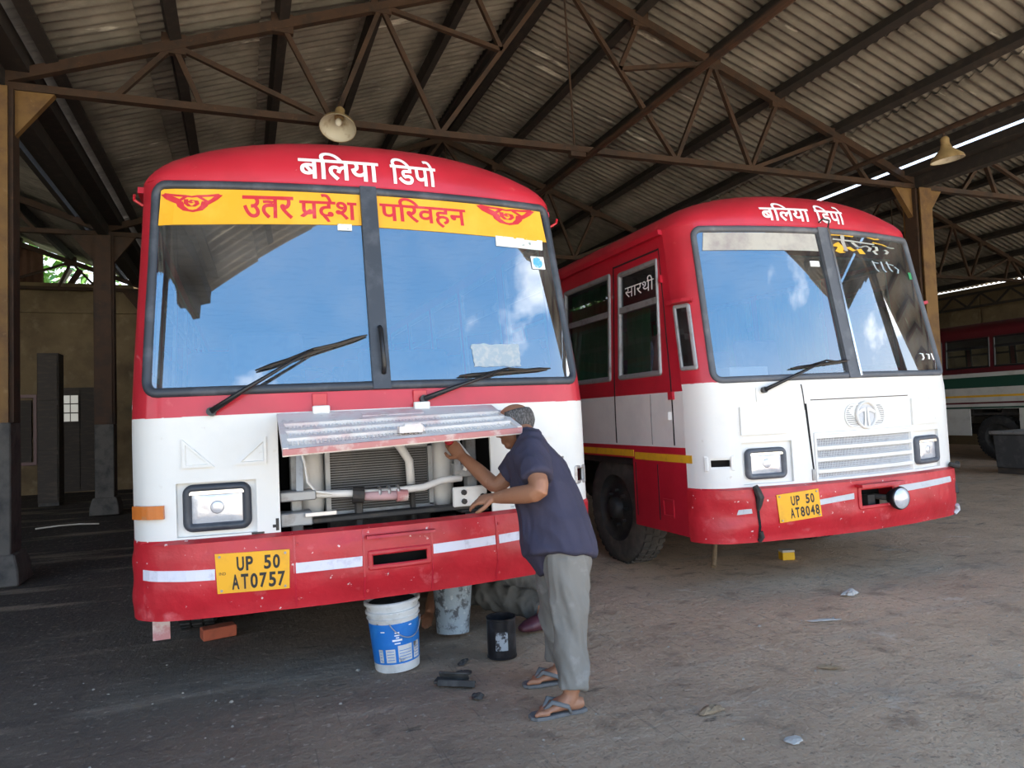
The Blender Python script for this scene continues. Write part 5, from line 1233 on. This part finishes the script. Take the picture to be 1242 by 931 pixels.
for a0, a1, z0, z1 in ((ca_-.42, ca_-.02, .055, .125), (ca_+.10, ca_+.72, .055, .140), (ca_-.75, ca_-.55, .055, .125), (ca_+.82, ca_+1.2, .055, .14)):
    m = MB(); m.grid(lambda a, z: lab(a, z, .001), lin(a0, a1, 8), [z0, z1]); m.build('label_box', 'bucket_white', lb)
    for k in range(4):
        m = MB(); z = z0+.012+k*.015; m.grid(lambda a, q: lab(a, q, .0018), lin(a0+.05, a1-.05, 6), [z, z+.003]); m.build('print_line', 'blue_label', lb)
for (a0, a1, z, w) in ((-.10, .30, .165, .010), (-.02, .22, .150, .006), (.02, .20, .205, .008), (0.0, .22, .192, .006), (.05, .18, .180, .006), (-.55, -.38, .215, .005), (.62, .75, .235, .005)):
    m = MB(); m.grid(lambda a, q: lab(ca_+a, q, .0012), lin(a0, a1, 6), [z, z+w]); m.build('print_line', 'letter_white', lb)
m = MB(); m.tube([lab(ca_-.15+1.5*k, .262-.085*math.sin(PI*k)**.8, .010+.01*math.sin(PI*k)) for k in lin(0, 1, 14)], .0028, 6); m.build('bail_handle', 'steel', bk, smooth=True)
m = MB(); m.lathe([(.001, .33), (.10, .335), (.126, .35), (.128, .34)], n=32); m.build('sludge', 'grime', bk, smooth=True)
bk2 = bucket('paint_bucket', 'blue-grey bucket smeared with dark paint, behind the printed bucket', (1.19, 4.30, .012), .098, .122, .30, 'bucket_dirty', (math.radians(-5), math.radians(5), .4), [(.275, .022, .008)])
m = MB(); m.lathe([(.001, .22), (.10, .225), (.112, .24)], n=32); m.build('sludge', 'grime', bk2, smooth=True)
tn = thing('oil_tin', 'open black paint tin with worn pale print, beside the man', 'tin', (1.325, 3.79, 0))
m = MB(); m.lathe([(.001, .004), (.080, .004), (.083, 0), (.083, .008), (.080, .010), (.080, .205), (.084, .208), (.084, .216), (.076, .216), (.076, .02), (.001, .02)], n=36); soft(m.build('can', 'tin_black', tn), 40)
m = MB(); m.grid(lambda a, z: (.0812*math.cos(a), .0812*math.sin(a), z), lin(-PI/2-.75, -PI/2+.1, 12), lin(.05, .15, 5)); m.build('worn_print', 'tin_print', tn, smooth=True)
m = MB(); m.lathe([(.001, .15), (.076, .15)], n=30); m.build('paint', 'black_plastic', tn)
# scraps
def scrap(name, label, cat, loc, dims, m_, rz=0., seed=1, grp=None):
    """irregular crumpled piece"""
    m = MB(); rnd = random.Random(seed); n = 12; rs = []
    for j, (k, z) in enumerate(((.55, 0), (1, .25), (.9, .7), (.4, 1))):
        rs.append([(dims[0]/2*k*math.cos(2*PI*i/n)*(1+rnd.uniform(-.28, .28)), dims[1]/2*k*math.sin(2*PI*i/n)*(1+rnd.uniform(-.28, .28)), dims[2]*z*(1+rnd.uniform(-.2, .2))) for i in range(n)])
    m.rings(rs); o = m.build(name, m_); o.location = loc; o.rotation_euler = (0, 0, rz); return tag(o, label, cat, grp)
bw = thing('broken_channel', 'black oily metal channel piece on the dirt before the tin', 'scrap metal', (.965, 3.49, 0)); bw.rotation_euler = (0, 0, -.55)
m = MB(); m.box((0, 0, .012), (.20, .07, .012), Matrix.Rotation(.08, 3, 'Y')); m.build('base', 'grime', bw, bevel=.003)
m = MB(); m.box((-.01, .03, .034), (.15, .012, .045), Matrix.Rotation(.5, 3, 'X')); m.build('flange', 'grime', bw, bevel=.003)
m = MB(); m.box((.02, -.04, .022), (.19, .008, .03), Matrix.Rotation(-.5, 3, 'X')); m.build('flange', 'grime', bw, bevel=.002)
scrap('oily_rag', 'flat dark blue-black rag just behind the metal channel', 'rag', (1.03, 3.60, 0), (.13, .07, .018), 'grime', .5, 3)
scrap('oily_lump', 'small black lump of grease nearest the camera by the channel', 'lump', (1.02, 3.28, 0), (.06, .06, .02), 'grime', .3, 4)
scrap('oily_rag', 'small black shred of rag between bucket and tin', 'rag', (1.09, 3.76, 0), (.10, .04, .02), 'grime', .8, 5)
br = MB(); br.bb((-.10, -.05, 0), (.10, .05, .07)); br = br.build('brick', 'brick_red', None, bevel=.006); br.location = (-.16, 4.93, 0); br.rotation_euler = (0, 0, .25); tag(br, 'loose orange-red brick chocking the left bus wheel', 'brick')
yb = thing('small_carton', 'small yellow carton with pale top under the right bus', 'carton', (4.40, 5.02, 0)); yb.rotation_euler = (0, 0, -.25)
m = MB(); m.bb((-.055, -.04, 0), (.055, .04, .065)); m.build('box', 'yellow_box', yb, bevel=.003); m = MB(); m.bb((-.056, -.041, .065), (.056, .041, .085)); m.build('lid', 'dust_grey', yb, bevel=.003)
st = MB(); st.tube([(0, 0, 0.01), (.10, .10, .16), (.22, .22, .38)], [.022, .02, .018], 8); st = st.build('wooden_prop', 'wood_scrap', None); st.location = (3.66, 5.05, 0); tag(st, 'thin wooden prop leaning under the right bus corner', 'stick')
scrap('paper_scrap', 'crumpled grey paper scrap on the dirt before the right bus', 'paper', (3.93, 3.88, 0), (.15, .09, .035), 'dust_grey', .3, 8)
scrap('paper_strip', 'flat pale paper strip lying below the right bus grille', 'paper', (3.32, 3.50, 0), (.20, .045, .008), 'dust_grey', -.25, 9)
scrap('mud_clod', 'flat brown mud clod on the open dirt right of the man', 'clod', (1.90, 2.68, 0), (.13, .06, .025), 'wood_scrap', .1, 10)
scrap('mud_clod', 'thin brown clod in the middle of the open dirt', 'clod', (2.74, 2.86, 0), (.10, .04, .02), 'wood_scrap', -.6, 11)
scrap('plaster_chip', 'pale plaster chip near the bottom edge of the dirt', 'chip', (2.02, 2.32, 0), (.09, .06, .010), 'dust_grey', .4, 12)
wt = MB(); wt.tube([(-.35, -.05, .02), (-.1, .03, .03), (.15, .05, .03), (.40, 0, .02)], .012, 6); wt = wt.build('pale_rod', 'dust_grey', None, smooth=True); wt.location = (-2.30, 11.5, 0); tag(wt, 'pale bent rod lying on the dark floor at left', 'rod')
# fine gravel and flakes trodden into the dirt
gv = MB(); rnd = random.Random(3)
for i in range(240):
    x, y = rnd.uniform(-1.5, 5.5), rnd.uniform(1.7, 4.6); s = rnd.uniform(.002, .008)*(1.6 if rnd.random() < .08 else 1)
    p = [(x+s*math.cos(a)*rnd.uniform(.6, 1.3), y+s*math.sin(a)*rnd.uniform(.6, 1.3), gz(x, y)) for a in (0, 1.57, 3.14, 4.71)]; q = [((a+x)/2, (b+y)/2, gz(x, y)+s*.7) for a, b, c in p]
    gv.rings([p, q])
tag(gv.build('gravel', 'gravel_grey'), 'pale gravel and flakes scattered over the packed dirt', 'gravel', None, 'stuff')
